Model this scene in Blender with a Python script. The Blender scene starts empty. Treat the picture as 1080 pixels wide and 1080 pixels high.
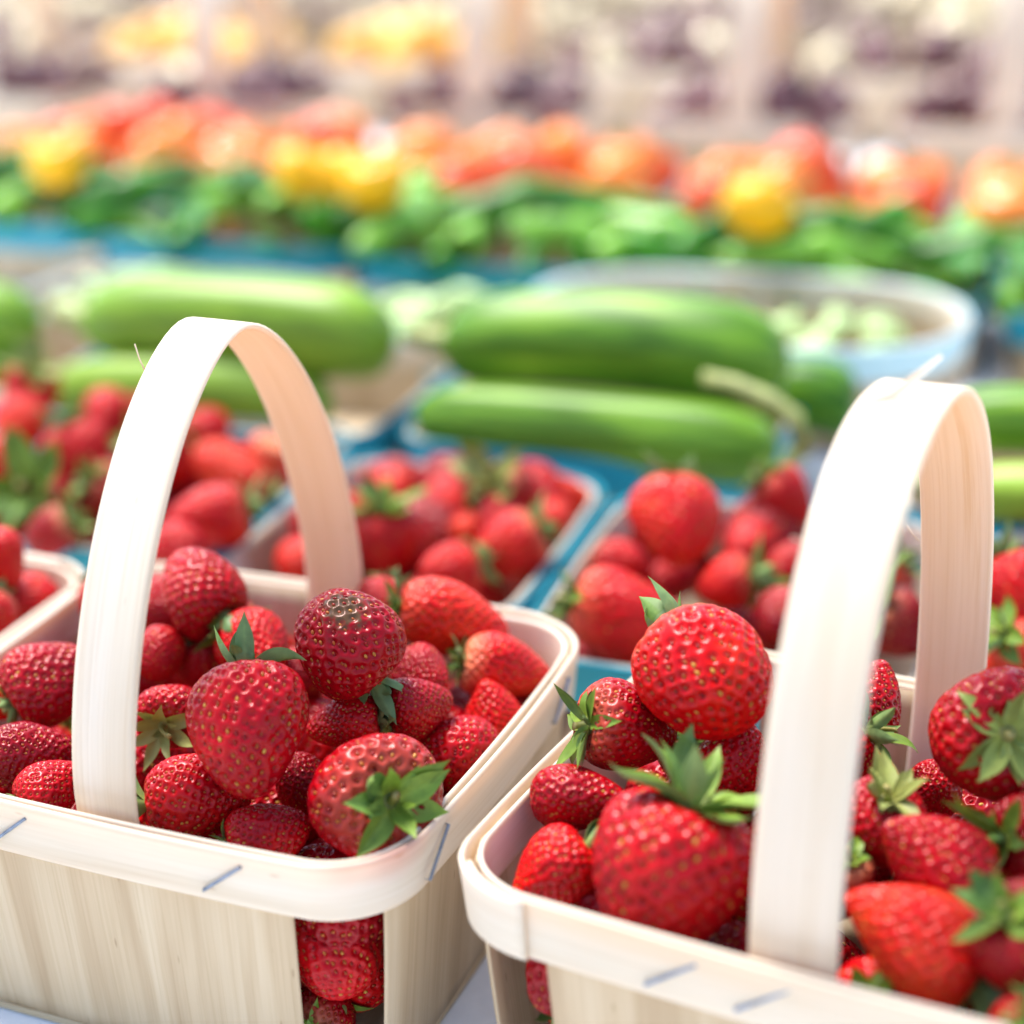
# Strawberries in wooden punnets on a market table, courgettes, peppers and tomatoes behind.
import bpy, math, random
import numpy as np
from mathutils import Vector, Matrix

DEBUG = False
random.seed(7)
rng = np.random.default_rng(7)
scene = bpy.context.scene
COL = scene.collection

# ------------------------------------------------------------------ camera
F, PITCH, ROLL, CAMZ = 1.8098, 0.3704, -0.0152, 0.2280      # rim plane of the two front baskets is z = 0
cP, sP, cR, sR = math.cos(PITCH), math.sin(PITCH), math.cos(ROLL), math.sin(ROLL)
FW = Vector((0, cP, -sP)); UP0 = Vector((0, sP, cP)); RT0 = Vector((1, 0, 0))
RT = RT0 * cR + UP0 * sR; UPV = UP0 * cR - RT0 * sR
CAM = Vector((0, 0, CAMZ))
cam_d = bpy.data.cameras.new('camera'); cam = bpy.data.objects.new('camera', cam_d); COL.objects.link(cam)
M3 = Matrix((RT, UPV, -FW)).transposed()
cam.matrix_world = Matrix.Translation(CAM) @ M3.to_4x4()
cam_d.sensor_width = 36; cam_d.lens = F * 36 / 1.08
cam_d.clip_start = .01; cam_d.clip_end = 500
cam_d.dof.use_dof = True; cam_d.dof.focus_distance = .455; cam_d.dof.aperture_fstop = 4.2
cam_d.dof.aperture_blades = 0
scene.camera = cam
FPX = F * 1000

def ray(px, py):
    return FW + RT * ((px - 540) / FPX) - UPV * ((py - 540) / FPX)     # depth 1 along FW
def at(px, py, z):
    d = ray(px, py); return CAM + d * ((z - CAMZ) / d.z)
TABLE = -.078

# ------------------------------------------------------------------ materials
def mat(name):
    m = bpy.data.materials.new(name); m.use_nodes = True
    nt = m.node_tree; nt.nodes.clear()
    out = nt.nodes.new('ShaderNodeOutputMaterial')
    b = nt.nodes.new('ShaderNodeBsdfPrincipled')
    nt.links.new(b.outputs[0], out.inputs[0])
    return m, nt, b, out
def N(nt, t, **kw):
    n = nt.nodes.new(t)
    for k, v in kw.items():
        if k.startswith('i_'):
            n.inputs[k[2:].replace('_', ' ')].default_value = v
        else: setattr(n, k, v)
    return n
def L(nt, a, b): nt.links.new(a, b)
def ramp(nt, fac, stops):
    r = N(nt, 'ShaderNodeValToRGB'); e = r.color_ramp.elements
    e[0].position, e[0].color = stops[0][0], (*stops[0][1], 1)
    e[1].position, e[1].color = stops[-1][0], (*stops[-1][1], 1)
    for p, c in stops[1:-1]:
        x = e.new(p); x.color = (*c, 1)
    L(nt, fac, r.inputs[0]); return r.outputs[0]
def mix(nt, fac, a, b, mode='MIX'):
    m = N(nt, 'ShaderNodeMix', data_type='RGBA', blend_type=mode)
    if hasattr(fac, 'links'): L(nt, fac, m.inputs[0])
    else: m.inputs[0].default_value = fac
    for s, v in ((m.inputs[6], a), (m.inputs[7], b)):
        if hasattr(v, 'links'): L(nt, v, s)
        else: s.default_value = (*v, 1)
    return m.outputs[2]
def attr(nt, name, kind='GEOMETRY'):
    return N(nt, 'ShaderNodeAttribute', attribute_name=name, attribute_type=kind)

def wood_mat(name, c0, c1, c2, blue=None, trans=.30):
    m, nt, b, out = mat(name)
    g = attr(nt, 'grain')
    mp = N(nt, 'ShaderNodeMapping'); mp.inputs['Scale'].default_value = (14, 900, 1)
    L(nt, g.outputs['Vector'], mp.inputs[0])
    n1 = N(nt, 'ShaderNodeTexNoise', i_Scale=1.0, i_Detail=4.0, i_Roughness=.6); L(nt, mp.outputs[0], n1.inputs[0])
    mp2 = N(nt, 'ShaderNodeMapping'); mp2.inputs['Scale'].default_value = (6, 90, 1)
    L(nt, g.outputs['Vector'], mp2.inputs[0])
    n2 = N(nt, 'ShaderNodeTexNoise', i_Scale=1.0, i_Detail=3.0, i_Distortion=.4); L(nt, mp2.outputs[0], n2.inputs[0])
    colr = ramp(nt, n2.outputs[0], [(.28, c0), (.5, c1), (.72, c2)])
    fine = ramp(nt, n1.outputs[0], [(.3, (.80, .76, .69)), (.55, (1, 1, 1))])
    c = mix(nt, .55, colr, fine, 'MULTIPLY')
    # small pores and flecks
    mp3 = N(nt, 'ShaderNodeMapping'); mp3.inputs['Scale'].default_value = (120, 420, 1)
    L(nt, g.outputs['Vector'], mp3.inputs[0])
    v = N(nt, 'ShaderNodeTexVoronoi', i_Scale=.35); L(nt, mp3.outputs[0], v.inputs[0])
    fl = ramp(nt, v.outputs[0], [(.03, (.62, .56, .50)), (.09, (1, 1, 1))])
    c = mix(nt, .7, c, fl, 'MULTIPLY')
    mpk = N(nt, 'ShaderNodeMapping'); mpk.inputs['Scale'].default_value = (3.0, 60, 1); L(nt, g.outputs['Vector'], mpk.inputs[0])
    nk = N(nt, 'ShaderNodeTexNoise', i_Scale=1.0, i_Detail=5.0, i_Roughness=.7, i_Distortion=.8); L(nt, mpk.outputs[0], nk.inputs[0])
    c = mix(nt, .40, c, ramp(nt, nk.outputs[0], [(.30, (.72, .58, .42)), (.36, (1, 1, 1))]), 'MULTIPLY')
    if blue:
        n3 = N(nt, 'ShaderNodeTexNoise', i_Scale=1.0, i_Detail=4.0); L(nt, mp2.outputs[0], n3.inputs[0])
        e = attr(nt, 'edge')
        s = N(nt, 'ShaderNodeMath', operation='MULTIPLY_ADD'); L(nt, n3.outputs[0], s.inputs[0]); s.inputs[1].default_value = .9; L(nt, e.outputs['Fac'], s.inputs[2])
        k = ramp(nt, s.outputs[0], [(1.1, (0, 0, 0)), (1.7, (1, 1, 1))])
        paint = mix(nt, n1.outputs[0], blue, tuple(min(1, x * 1.35) for x in blue))
        c = mix(nt, k, paint, tuple(.5 * x + .5 * y for x, y in zip((.45, .75, .8), c1)))
    st = attr(nt, 'stain')
    c = mix(nt, st.outputs['Fac'], c, (.62, .07, .05))
    L(nt, c, b.inputs['Base Color'])
    b.inputs['Roughness'].default_value = .55; b.inputs['Specular IOR Level'].default_value = .3
    bp = N(nt, 'ShaderNodeBump', i_Strength=.35, i_Distance=.0004); L(nt, n1.outputs[0], bp.inputs['Height'])
    L(nt, bp.outputs[0], b.inputs['Normal'])
    if trans:
        t = N(nt, 'ShaderNodeBsdfTranslucent'); t.inputs[0].default_value = (1.0, .66, .30, 1)
        ms = N(nt, 'ShaderNodeMixShader'); ms.inputs[0].default_value = trans
        L(nt, b.outputs[0], ms.inputs[1]); L(nt, t.outputs[0], ms.inputs[2]); L(nt, ms.outputs[0], out.inputs[0])
    return m
WOOD = wood_mat('pale_poplar_veneer', (.70, .62, .49), (.79, .735, .62), (.84, .80, .71))
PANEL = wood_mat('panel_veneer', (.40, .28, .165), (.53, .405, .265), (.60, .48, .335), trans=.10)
PALEBLUE = wood_mat('worn_pale_blue_veneer', (.62, .49, .35), (.74, .63, .49), (.80, .71, .58), blue=(.55, .72, .80), trans=.08)
BLUE = wood_mat('blue_painted_veneer', (.62, .49, .35), (.74, .63, .49), (.80, .71, .58), blue=(.008, .235, .31), trans=.08)

def berry_mat():
    m, nt, b, out = mat('strawberry_skin')
    ripe = attr(nt, 'ripeness', 'OBJECT')
    tc = N(nt, 'ShaderNodeTexCoord')
    oi = N(nt, 'ShaderNodeObjectInfo')
    off = N(nt, 'ShaderNodeVectorMath', operation='ADD'); L(nt, tc.outputs['Object'], off.inputs[0])
    cmb = N(nt, 'ShaderNodeCombineXYZ')
    mu = N(nt, 'ShaderNodeMath', operation='MULTIPLY'); L(nt, oi.outputs['Random'], mu.inputs[0]); mu.inputs[1].default_value = 3.0
    L(nt, mu.outputs[0], cmb.inputs[0]); L(nt, mu.outputs[0], cmb.inputs[2]); L(nt, cmb.outputs[0], off.inputs[1])
    n = N(nt, 'ShaderNodeTexNoise', i_Scale=55.0, i_Detail=3.0); L(nt, off.outputs[0], n.inputs[0])
    ad = N(nt, 'ShaderNodeMath', operation='MULTIPLY_ADD'); L(nt, n.outputs[0], ad.inputs[0]); ad.inputs[1].default_value = .7
    sb = N(nt, 'ShaderNodeMath', operation='SUBTRACT'); L(nt, ripe.outputs['Fac'], sb.inputs[0]); sb.inputs[1].default_value = .35
    L(nt, sb.outputs[0], ad.inputs[2])
    col = ramp(nt, ad.outputs[0], [(0, (.13, .0008, .005)), (.35, (.31, .001, .005)), (.65, (.54, .004, .004)), (1, (.68, .045, .010))])
    # pale shoulder round the calyx on some berries
    sh = attr(nt, 'shoulder'); pale = attr(nt, 'paleness', 'OBJECT')
    ps = N(nt, 'ShaderNodeMath', operation='MULTIPLY'); L(nt, sh.outputs['Fac'], ps.inputs[0]); L(nt, pale.outputs['Fac'], ps.inputs[1])
    col = mix(nt, ps.outputs[0], col, (.80, .42, .20))
    # bruise of one berry or another
    br = attr(nt, 'bruise', 'OBJECT'); tp = attr(nt, 'tip')
    n4 = N(nt, 'ShaderNodeTexNoise', i_Scale=420.0, i_Detail=4.0); L(nt, off.outputs[0], n4.inputs[0])
    b1 = N(nt, 'ShaderNodeMath', operation='MULTIPLY'); L(nt, br.outputs['Fac'], b1.inputs[0]); L(nt, tp.outputs['Fac'], b1.inputs[1])
    b2 = N(nt, 'ShaderNodeMath', operation='MULTIPLY_ADD'); L(nt, n4.outputs[0], b2.inputs[0]); b2.inputs[1].default_value = 1.2; 
    b3 = N(nt, 'ShaderNodeMath', operation='SUBTRACT'); L(nt, b1.outputs[0], b3.inputs[0]); b3.inputs[1].default_value = .95
    L(nt, b3.outputs[0], b2.inputs[2])
    b4 = N(nt, 'ShaderNodeMath', operation='MULTIPLY', use_clamp=True); L(nt, b2.outputs[0], b4.inputs[0]); b4.inputs[1].default_value = 3
    b5 = N(nt, 'ShaderNodeMath', operation='MULTIPLY', use_clamp=True); L(nt, b4.outputs[0], b5.inputs[0]); L(nt, br.outputs['Fac'], b5.inputs[1])
    col = mix(nt, b5.outputs[0], col, (.09, .045, .02))
    sd = attr(nt, 'seed')
    n2 = N(nt, 'ShaderNodeTexNoise', i_Scale=260.0); L(nt, off.outputs[0], n2.inputs[0])
    sc = ramp(nt, n2.outputs[0], [(.42, (.18, .005, .005)), (.57, (.32, .075, .012)), (.74, (.58, .32, .06))])
    L(nt, mix(nt, sd.outputs['Fac'], col, sc), b.inputs['Base Color'])
    b.inputs['Subsurface Weight'].default_value = .04
    b.inputs['Subsurface Radius'].default_value = (1.0, .12, .06); b.inputs['Subsurface Scale'].default_value = .003
    n3 = N(nt, 'ShaderNodeTexNoise', i_Scale=700.0, i_Detail=2.0); L(nt, tc.outputs['Object'], n3.inputs[0])
    bp = N(nt, 'ShaderNodeBump', i_Strength=.10, i_Distance=.0002); L(nt, n3.outputs[0], bp.inputs['Height']); L(nt, bp.outputs[0], b.inputs['Normal'])
    b.inputs['Roughness'].default_value = .25; b.inputs['Specular IOR Level'].default_value = .30
    b.inputs['Specular Tint'].default_value = (1, .62, .64, 1)
    return m
BERRY = berry_mat()

def leaf_mat(name, hue=1.0):
    m, nt, b, out = mat(name)
    c = attr(nt, 'tint'); tc = N(nt, 'ShaderNodeTexCoord')
    n = N(nt, 'ShaderNodeTexNoise', i_Scale=260.0, i_Detail=4.0); L(nt, tc.outputs['Object'], n.inputs[0])
    v = ramp(nt, n.outputs[0], [(.3, (.62, .66, .58)), (.7, (1.15, 1.12, 1.0))])
    base = mix(nt, .8, c.outputs['Color'], v, 'MULTIPLY')
    dry = attr(nt, 'dryness', 'OBJECT')
    base = mix(nt, dry.outputs['Fac'], base, (.40, .36, .12))
    L(nt, base, b.inputs['Base Color'])
    b.inputs['Roughness'].default_value = .5; b.inputs['Specular IOR Level'].default_value = .4
    bp = N(nt, 'ShaderNodeBump', i_Strength=.4, i_Distance=.0004); L(nt, n.outputs[0], bp.inputs['Height']); L(nt, bp.outputs[0], b.inputs['Normal'])
    t = N(nt, 'ShaderNodeBsdfTranslucent'); L(nt, base, t.inputs[0])
    ms = N(nt, 'ShaderNodeMixShader'); ms.inputs[0].default_value = .28
    L(nt, b.outputs[0], ms.inputs[1]); L(nt, t.outputs[0], ms.inputs[2]); L(nt, ms.outputs[0], out.inputs[0])
    return m
LEAF = leaf_mat('calyx_leaf')

def plain(name, col, rough=.4, var=.25, scale=60, spec=.5, metal=0, bump=0):
    m, nt, b, out = mat(name)
    tc = N(nt, 'ShaderNodeTexCoord'); n = N(nt, 'ShaderNodeTexNoise', i_Scale=float(scale), i_Detail=4.0); L(nt, tc.outputs['Object'], n.inputs[0])
    c = ramp(nt, n.outputs[0], [(.3, tuple(x * (1 - var) for x in col)), (.7, tuple(min(1, x * (1 + var)) for x in col))])
    L(nt, c, b.inputs['Base Color']); b.inputs['Roughness'].default_value = rough; b.inputs['Specular IOR Level'].default_value = spec; b.inputs['Metallic'].default_value = metal
    if bump:
        bp = N(nt, 'ShaderNodeBump', i_Strength=bump, i_Distance=.001); L(nt, n.outputs[0], bp.inputs['Height']); L(nt, bp.outputs[0], b.inputs['Normal'])
    return m
STEEL = plain('staple_wire', (.20, .24, .32), .45, .3, 300, .5, .6)
STEMM = plain('dry_stem', (.26, .28, .08), .6, .4, 200)
PEPPER = plain('green_pepper_skin', (.035, .145, .008), .35, .6, 40, .2)
PEPPER2 = plain('pale_pepper_skin', (.17, .36, .035), .3, .5, 40, .25)
TOMR = plain('red_tomato_skin', (.70, .085, .022), .22, .25, 20, .3)
TOMO = plain('orange_tomato_skin', (.84, .22, .03), .22, .25, 20, .3)
TOMY = plain('yellow_tomato_skin', (.92, .40, .004), .3, .2, 20, .3)
BEAN = plain('pale_bean_skin', (.42, .56, .22), .4, .35, 60)
SHALP = plain('purple_onion_skin', (.13, .036, .036), .4, .5, 70)
SHALB = plain('brown_onion_skin', (.78, .60, .36), .35, .4, 70)
APRI = plain('apricot_skin', (.85, .42, .06), .4, .25, 40)
CLOTH = plain('white_table_cloth', (.78, .78, .80), .8, .06, 90, .2, 0, .2)
GROUNDM = plain('paving', (.30, .28, .25), .8, .25, 3, .2, 0, .3)
DIRTW = plain('crate_slat_wood', (.42, .32, .21), .7, .3, 50, .2)

def courgette_mat():
    m, nt, b, out = mat('courgette_skin')
    g = attr(nt, 'grain')
    mp = N(nt, 'ShaderNodeMapping'); mp.inputs['Scale'].default_value = (3.5, 3.2, 1); L(nt, g.outputs['Vector'], mp.inputs[0])
    n = N(nt, 'ShaderNodeTexNoise', i_Scale=1.0, i_Detail=3.0, i_Distortion=.3); L(nt, mp.outputs[0], n.inputs[0])
    c = ramp(nt, n.outputs[0], [(.30, (.020, .075, .005)), (.48, (.058, .16, .009)), (.60, (.11, .24, .014)), (.76, (.27, .40, .03))])
    mp2 = N(nt, 'ShaderNodeMapping'); mp2.inputs['Scale'].default_value = (260, 40, 1); L(nt, g.outputs['Vector'], mp2.inputs[0])
    v = N(nt, 'ShaderNodeTexNoise', i_Scale=1.0, i_Detail=2.0); L(nt, mp2.outputs[0], v.inputs[0])
    f = ramp(nt, v.outputs[0], [(.55, (1, 1, 1)), (.72, (1.5, 1.4, 1.25))])
    c = mix(nt, .6, c, f, 'MULTIPLY')
    l = attr(nt, 'lightness', 'OBJECT')
    c = mix(nt, l.outputs['Fac'], c, (.34, .48, .05))
    L(nt, c, b.inputs['Base Color']); b.inputs['Roughness'].default_value = .38; b.inputs['Specular IOR Level'].default_value = .2
    return m
COURG = courgette_mat()

# ------------------------------------------------------------------ object helpers
def link_mesh(name, me, m, parent=None):
    if m is not None: me.materials.append(m)
    o = bpy.data.objects.new(name, me); COL.objects.link(o)
    if parent is not None: o.parent = parent
    return o
def np_mesh(name, verts, faces, attrs=None, smooth=True):
    """verts (n,3); faces list of arrays (k,4) / (k,3)"""
    me = bpy.data.meshes.new(name)
    verts = np.asarray(verts, np.float32)
    me.vertices.add(len(verts)); me.vertices.foreach_set('co', verts.ravel())
    loops = np.concatenate([np.asarray(f).ravel() for f in faces]).astype(np.int32)
    tot = np.concatenate([np.full(len(f), np.asarray(f).shape[1]) for f in faces]).astype(np.int32)
    start = np.concatenate([[0], np.cumsum(tot)[:-1]]).astype(np.int32)
    me.loops.add(len(loops)); me.loops.foreach_set('vertex_index', loops)
    me.polygons.add(len(tot)); me.polygons.foreach_set('loop_start', start)
    me.polygons.foreach_set('use_smooth', np.full(len(tot), smooth))
    for k, (dom, a) in (attrs or {}).items():
        at_ = me.attributes.new(k, dom, 'POINT')
        key = {'FLOAT': 'value', 'FLOAT_VECTOR': 'vector', 'FLOAT_COLOR': 'color'}[dom]
        at_.data.foreach_set(key, np.asarray(a, np.float32).ravel())
    me.update(calc_edges=True); me.validate()
    return me
def empty(name, label, cat, loc, rz=0, group=None):
    o = bpy.data.objects.new(name, None); COL.objects.link(o); o.empty_display_size = .02
    o.location = loc; o.rotation_euler = (0, 0, rz)
    o['label'] = label; o['category'] = cat
    if group: o['group'] = group
    return o
def tag(o, label, cat, group=None):
    o['label'] = label; o['category'] = cat
    if group: o['group'] = group
    return o
def structure(o): o['kind'] = 'structure'; return o

# ------------------------------------------------------------------ ribbons (veneer strips)
def ribbon(path, wdir, ndir, width, thick, closed=False, edge_attr=False, wave=0.0, uscale=1.0, seed=None, widths=None):
    """A strip of veneer along path; width along wdir, thickness along ndir (arrays n x 3). Chamfered section."""
    P = np.asarray(path, float); n = len(P)
    W = np.broadcast_to(np.asarray(wdir, float), P.shape); ND = np.broadcast_to(np.asarray(ndir, float), P.shape)
    nw = 15
    hw, ht = width / 2, thick / 2; ch = min(ht * .8, .0007)
    ys = [-hw, -hw + ch] + [(-hw + ch) + (2 * hw - 2 * ch) * k / (nw - 1) for k in range(1, nw - 1)] + [hw - ch, hw]
    prof = [(y, (ht if abs(y) < hw - 1e-9 else ht - ch)) for y in ys]
    prof = prof + [(y, -t) for y, t in prof[::-1]]
    k = len(prof)
    sd = random.random() * 7 if seed is None else seed
    seg = np.concatenate([[0], np.cumsum(np.linalg.norm(np.diff(P, axis=0), axis=1))])
    V = np.zeros((n, k, 3)); G = np.zeros((n, k, 3)); E = np.zeros((n, k))
    for j, (y, t) in enumerate(prof):
        ww = (widths / width if widths is not None else np.ones(n))[:, None]
        wv = wave * np.sin(seg * 47 + y * 120 + sd * 3)[:, None] * ND
        V[:, j] = P + W * y * ww + ND * t + wv
        G[:, j, 0] = seg * uscale + sd; G[:, j, 1] = y + sd + (0.05 if t < 0 else 0); G[:, j, 2] = 0
        E[:, j] = max(0, (y - hw * .45) / (hw * .55))
    V = V.reshape(-1, 3)
    idx = np.arange(n * k).reshape(n, k)
    a = idx if not closed else np.vstack([idx, idx[:1]])
    q = np.stack([a[:-1], np.roll(a[:-1], -1, 1), np.roll(a[1:], -1, 1), a[1:]], -1).reshape(-1, 4)
    faces = [q]
    if not closed:
        h = k // 2
        for row, flip in ((idx[0], False), (idx[-1], True)):
            c = np.array([[row[j], row[j + 1], row[k - 2 - j], row[k - 1 - j]] for j in range(h - 1)])
            faces.append(c if flip else c[:, ::-1])
    return V, faces, {'grain': ('FLOAT_VECTOR', G.reshape(-1, 3)), 'edge': ('FLOAT', E.ravel())}

def rrect(Lx, Ly, r, npc=14, nst=16):
    """Rounded rectangle, from the middle of the back side round; points and outward normals."""
    pts, nr = [], []
    cs = [(Lx / 2 - r, Ly / 2 - r, 0), (-Lx / 2 + r, Ly / 2 - r, 90), (-Lx / 2 + r, -Ly / 2 + r, 180), (Lx / 2 - r, -Ly / 2 + r, 270)]
    arcs = []
    for cx, cy, a0 in cs:
        arcs.append([(cx + r * math.cos(math.radians(a0 + 90 * k / npc)), cy + r * math.sin(math.radians(a0 + 90 * k / npc)),
                      math.cos(math.radians(a0 + 90 * k / npc)), math.sin(math.radians(a0 + 90 * k / npc))) for k in range(npc + 1)])
    for i in range(4):
        pts += arcs[i]
        a, b = arcs[i][-1], arcs[(i + 1) % 4][0]
        for k in range(1, nst):
            t = k / nst; bul = 4 * t * (1 - t) * .0016
            pts.append((a[0] + (b[0] - a[0]) * t + a[2] * bul, a[1] + (b[1] - a[1]) * t + a[3] * bul, a[2], a[3]))
    A = np.array(pts)
    return np.c_[A[:, :2], np.zeros(len(A))], np.c_[A[:, 2:], np.zeros(len(A))]

def tapered_panel(p0, p1, nrm, depth, taper, half_w_top, half_w_bot, mid):
    """side panel: a veneer sheet hanging from the rim, leaning in towards the bottom"""
    pass

def make_basket(name, label, loc, theta, Lx, Ly, depth, handle=0, blue=False, r=.024, band=.017, group=None, staples=(), panels=True, seam=None, hw=.0208, hp=2.15, tilt=0, warp=None, stains=()):
    root = empty(name, label, 'basket', loc, theta, group)
    Z = depth                                     # rim height above the base
    bm_ = blue or WOOD
    P, NN = rrect(Lx, Ly, r)
    # outer band, an open strip whose end laps over its start
    if seam is None: seam = .3
    k0 = int(seam * len(P)); idx = np.r_[np.arange(k0, len(P)), np.arange(0, k0 + 9)] % len(P)
    ramp_ = np.zeros(len(idx)); ramp_[-14:-9] = np.linspace(0, 1, 5); ramp_[-9:] = 1
    off = .0016 + .0015 * ramp_
    path = P[idx] + NN[idx] * off[:, None] + np.array([0, 0, Z - band / 2])
    lean = NN[idx] * .10 + np.array([0, 0, 1.0]); lean /= np.linalg.norm(lean, axis=1)[:, None]
    nd = NN[idx] - lean * (NN[idx] * lean).sum(1)[:, None]; nd /= np.linalg.norm(nd, axis=1)[:, None]
    v, f, a = ribbon(path, lean, nd, band, .0015, wave=.00012)
    link_mesh('rim', np_mesh('rim', v, f, a), bm_, root)
    # inner band
    pi = P - NN * .0016 + np.array([0, 0, Z - .0075])
    lean = NN * .10 + np.array([0, 0, 1.0]); lean /= np.linalg.norm(lean, axis=1)[:, None]
    nd = NN - lean * (NN * lean).sum(1)[:, None]; nd /= np.linalg.norm(nd, axis=1)[:, None]
    v, f, a = ribbon(pi, lean, nd, .0135, .0014, closed=True, wave=.00015)
    link_mesh('inner_rim', np_mesh('inner_rim', v, f, a), WOOD, root)
    # side panels
    ins = .10 * depth
    for sx, sy, half, base in ((0, -1, Lx / 2 - .0265, Ly / 2), (0, 1, Lx / 2 - .0265, Ly / 2), (-1, 0, Ly / 2 - .0105, Lx / 2), (1, 0, Ly / 2 - .0105, Lx / 2)):
        nrm = np.array([sx, sy, 0.0]); tg = np.array([-sy, sx, 0.0])
        nu = 12; hs = np.linspace(0, 1, 14)
        path, nds, wd = [], [], []
        for h in hs:
            z = Z - .002 - (depth - .004) * h
            o = base - ins * h ** 1.1 - .0001
            path.append(nrm * o + np.array([0, 0, z])); wd.append(tg)
            d = nrm + np.array([0, 0, .1]); nds.append(d / np.linalg.norm(d))
        widths = 2 * half * (1 - .06 * hs)
        v, f, a = ribbon(path, np.array(wd), np.array(nds), 2 * half, .0013, wave=.0002, widths=widths)
        s0 = (Lx if sy else Ly) / 2 - r; tt = np.clip(np.abs(v @ tg) - s0, 0, r * .98)
        v = v - nrm * (r - np.sqrt(r * r - tt * tt))[:, None]
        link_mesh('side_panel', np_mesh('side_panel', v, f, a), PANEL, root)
    # bottom: a thin board standing a little proud
    bx, by = Lx / 2 - ins + .001, Ly / 2 - ins + .001
    ys = np.linspace(-by, by, 5)
    v, f, a = ribbon([(0, y, .0012) for y in ys], np.array([1.0, 0, 0]), np.array([0, 0, 1.0]), 2 * bx, .0022)
    link_mesh('bottom_board', np_mesh('bottom_board', v, f, a, smooth=False), PANEL, root)
    if handle:
        hy = Ly / 2 - .0042
        pts = [(0, -(hy - ins * .95), .004)] + [(0, -(hy - ins * .95 * (1 - t)), .004 + (Z - .004) * t) for t in np.linspace(.15, .9, 6)]
        arc = []
        for t in np.linspace(0, math.pi, 64):
            c, s = math.cos(t), math.sin(t)
            arc.append((0, -hy * math.copysign(abs(c) ** (2 / hp), c), Z + handle * abs(s) ** (2 / hp)))
        # even spacing
        allp = np.array(pts + arc + [(0, -p[1], p[2]) for p in pts[::-1]])
        seg = np.r_[0, np.cumsum(np.linalg.norm(np.diff(allp, axis=0), axis=1))]
        ss = np.linspace(0, seg[-1], 110)
        Q = np.stack([np.interp(ss, seg, allp[:, i]) for i in range(3)], 1)
        for _ in range(3): Q[1:-1] = (Q[:-2] + 2 * Q[1:-1] + Q[2:]) / 4
        T = np.gradient(Q, axis=0); T /= np.linalg.norm(T, axis=1)[:, None]
        Wd = np.tile([1.0, 0, 0], (len(Q), 1)); Nd = np.cross(Wd, T)
        Q[:, 0] += tilt * np.clip((Q[:, 2] - Z) / handle, 0, 1) ** 1.5
        v, f, a = ribbon(Q, Wd, Nd, hw, .0017, wave=.0001)
        link_mesh('handle', np_mesh('handle', v, f, a), WOOD, root)
    for (sx, sy, u, flip) in staples:
        # wire staple lying across the outer band
        nrm = np.array([sx, sy, 0.0]); tg = np.array([-sy, sx, 0.0])
        o = (Ly / 2 if sy else Lx / 2) + .0016 + .0011 + .0016 * .9
        c = nrm * o + tg * u + np.array([0, 0, Z - band * .5])
        d = tg * .0062 + np.array([0, 0, .0046 * flip])
        nv = nrm
        T_ = d / np.linalg.norm(d); Wd = np.cross(nv, T_)
        pth = [c - d - nv * .0012, c - d, c - d * .4, c + d * .4, c + d, c + d - nv * .0012]
        v, f, a = ribbon(pth, Wd, nv, .0009, .0010)
        link_mesh('staple', np_mesh('staple', v, f, a, smooth=False), STEEL, root)
    for (x, y, z, rad, amt) in stains:
        me = [o for o in root.children if o.name.startswith('rim')][0].data
        P_ = np.empty(len(me.vertices) * 3, np.float32); me.vertices.foreach_get('co', P_); P_ = P_.reshape(-1, 3)
        d_ = np.linalg.norm((P_ - np.array([x, y, z])) * np.array([1, 1, 1.6]), axis=1)
        at_ = me.attributes.get('stain') or me.attributes.new('stain', 'FLOAT', 'POINT')
        old = np.empty(len(P_), np.float32); at_.data.foreach_get('value', old)
        at_.data.foreach_set('value', np.maximum(old, amt * np.clip(1 - d_ / rad, 0, 1)).astype(np.float32))
    if warp:
        c = np.array(warp).reshape(2, 2, 2)
        for o in root.children:
            me = o.data; P_ = np.empty(len(me.vertices) * 3, np.float32); me.vertices.foreach_get('co', P_); P_ = P_.reshape(-1, 3)
            u = (P_[:, 0] / Lx + .5)[:, None]; v = (P_[:, 1] / Ly + .5)[:, None]
            P_[:, :2] += (1 - u) * (1 - v) * c[0, 0] + u * (1 - v) * c[1, 0] + (1 - u) * v * c[0, 1] + u * v * c[1, 1]
            me.vertices.foreach_set('co', P_.ravel()); me.update()
    return root

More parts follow.
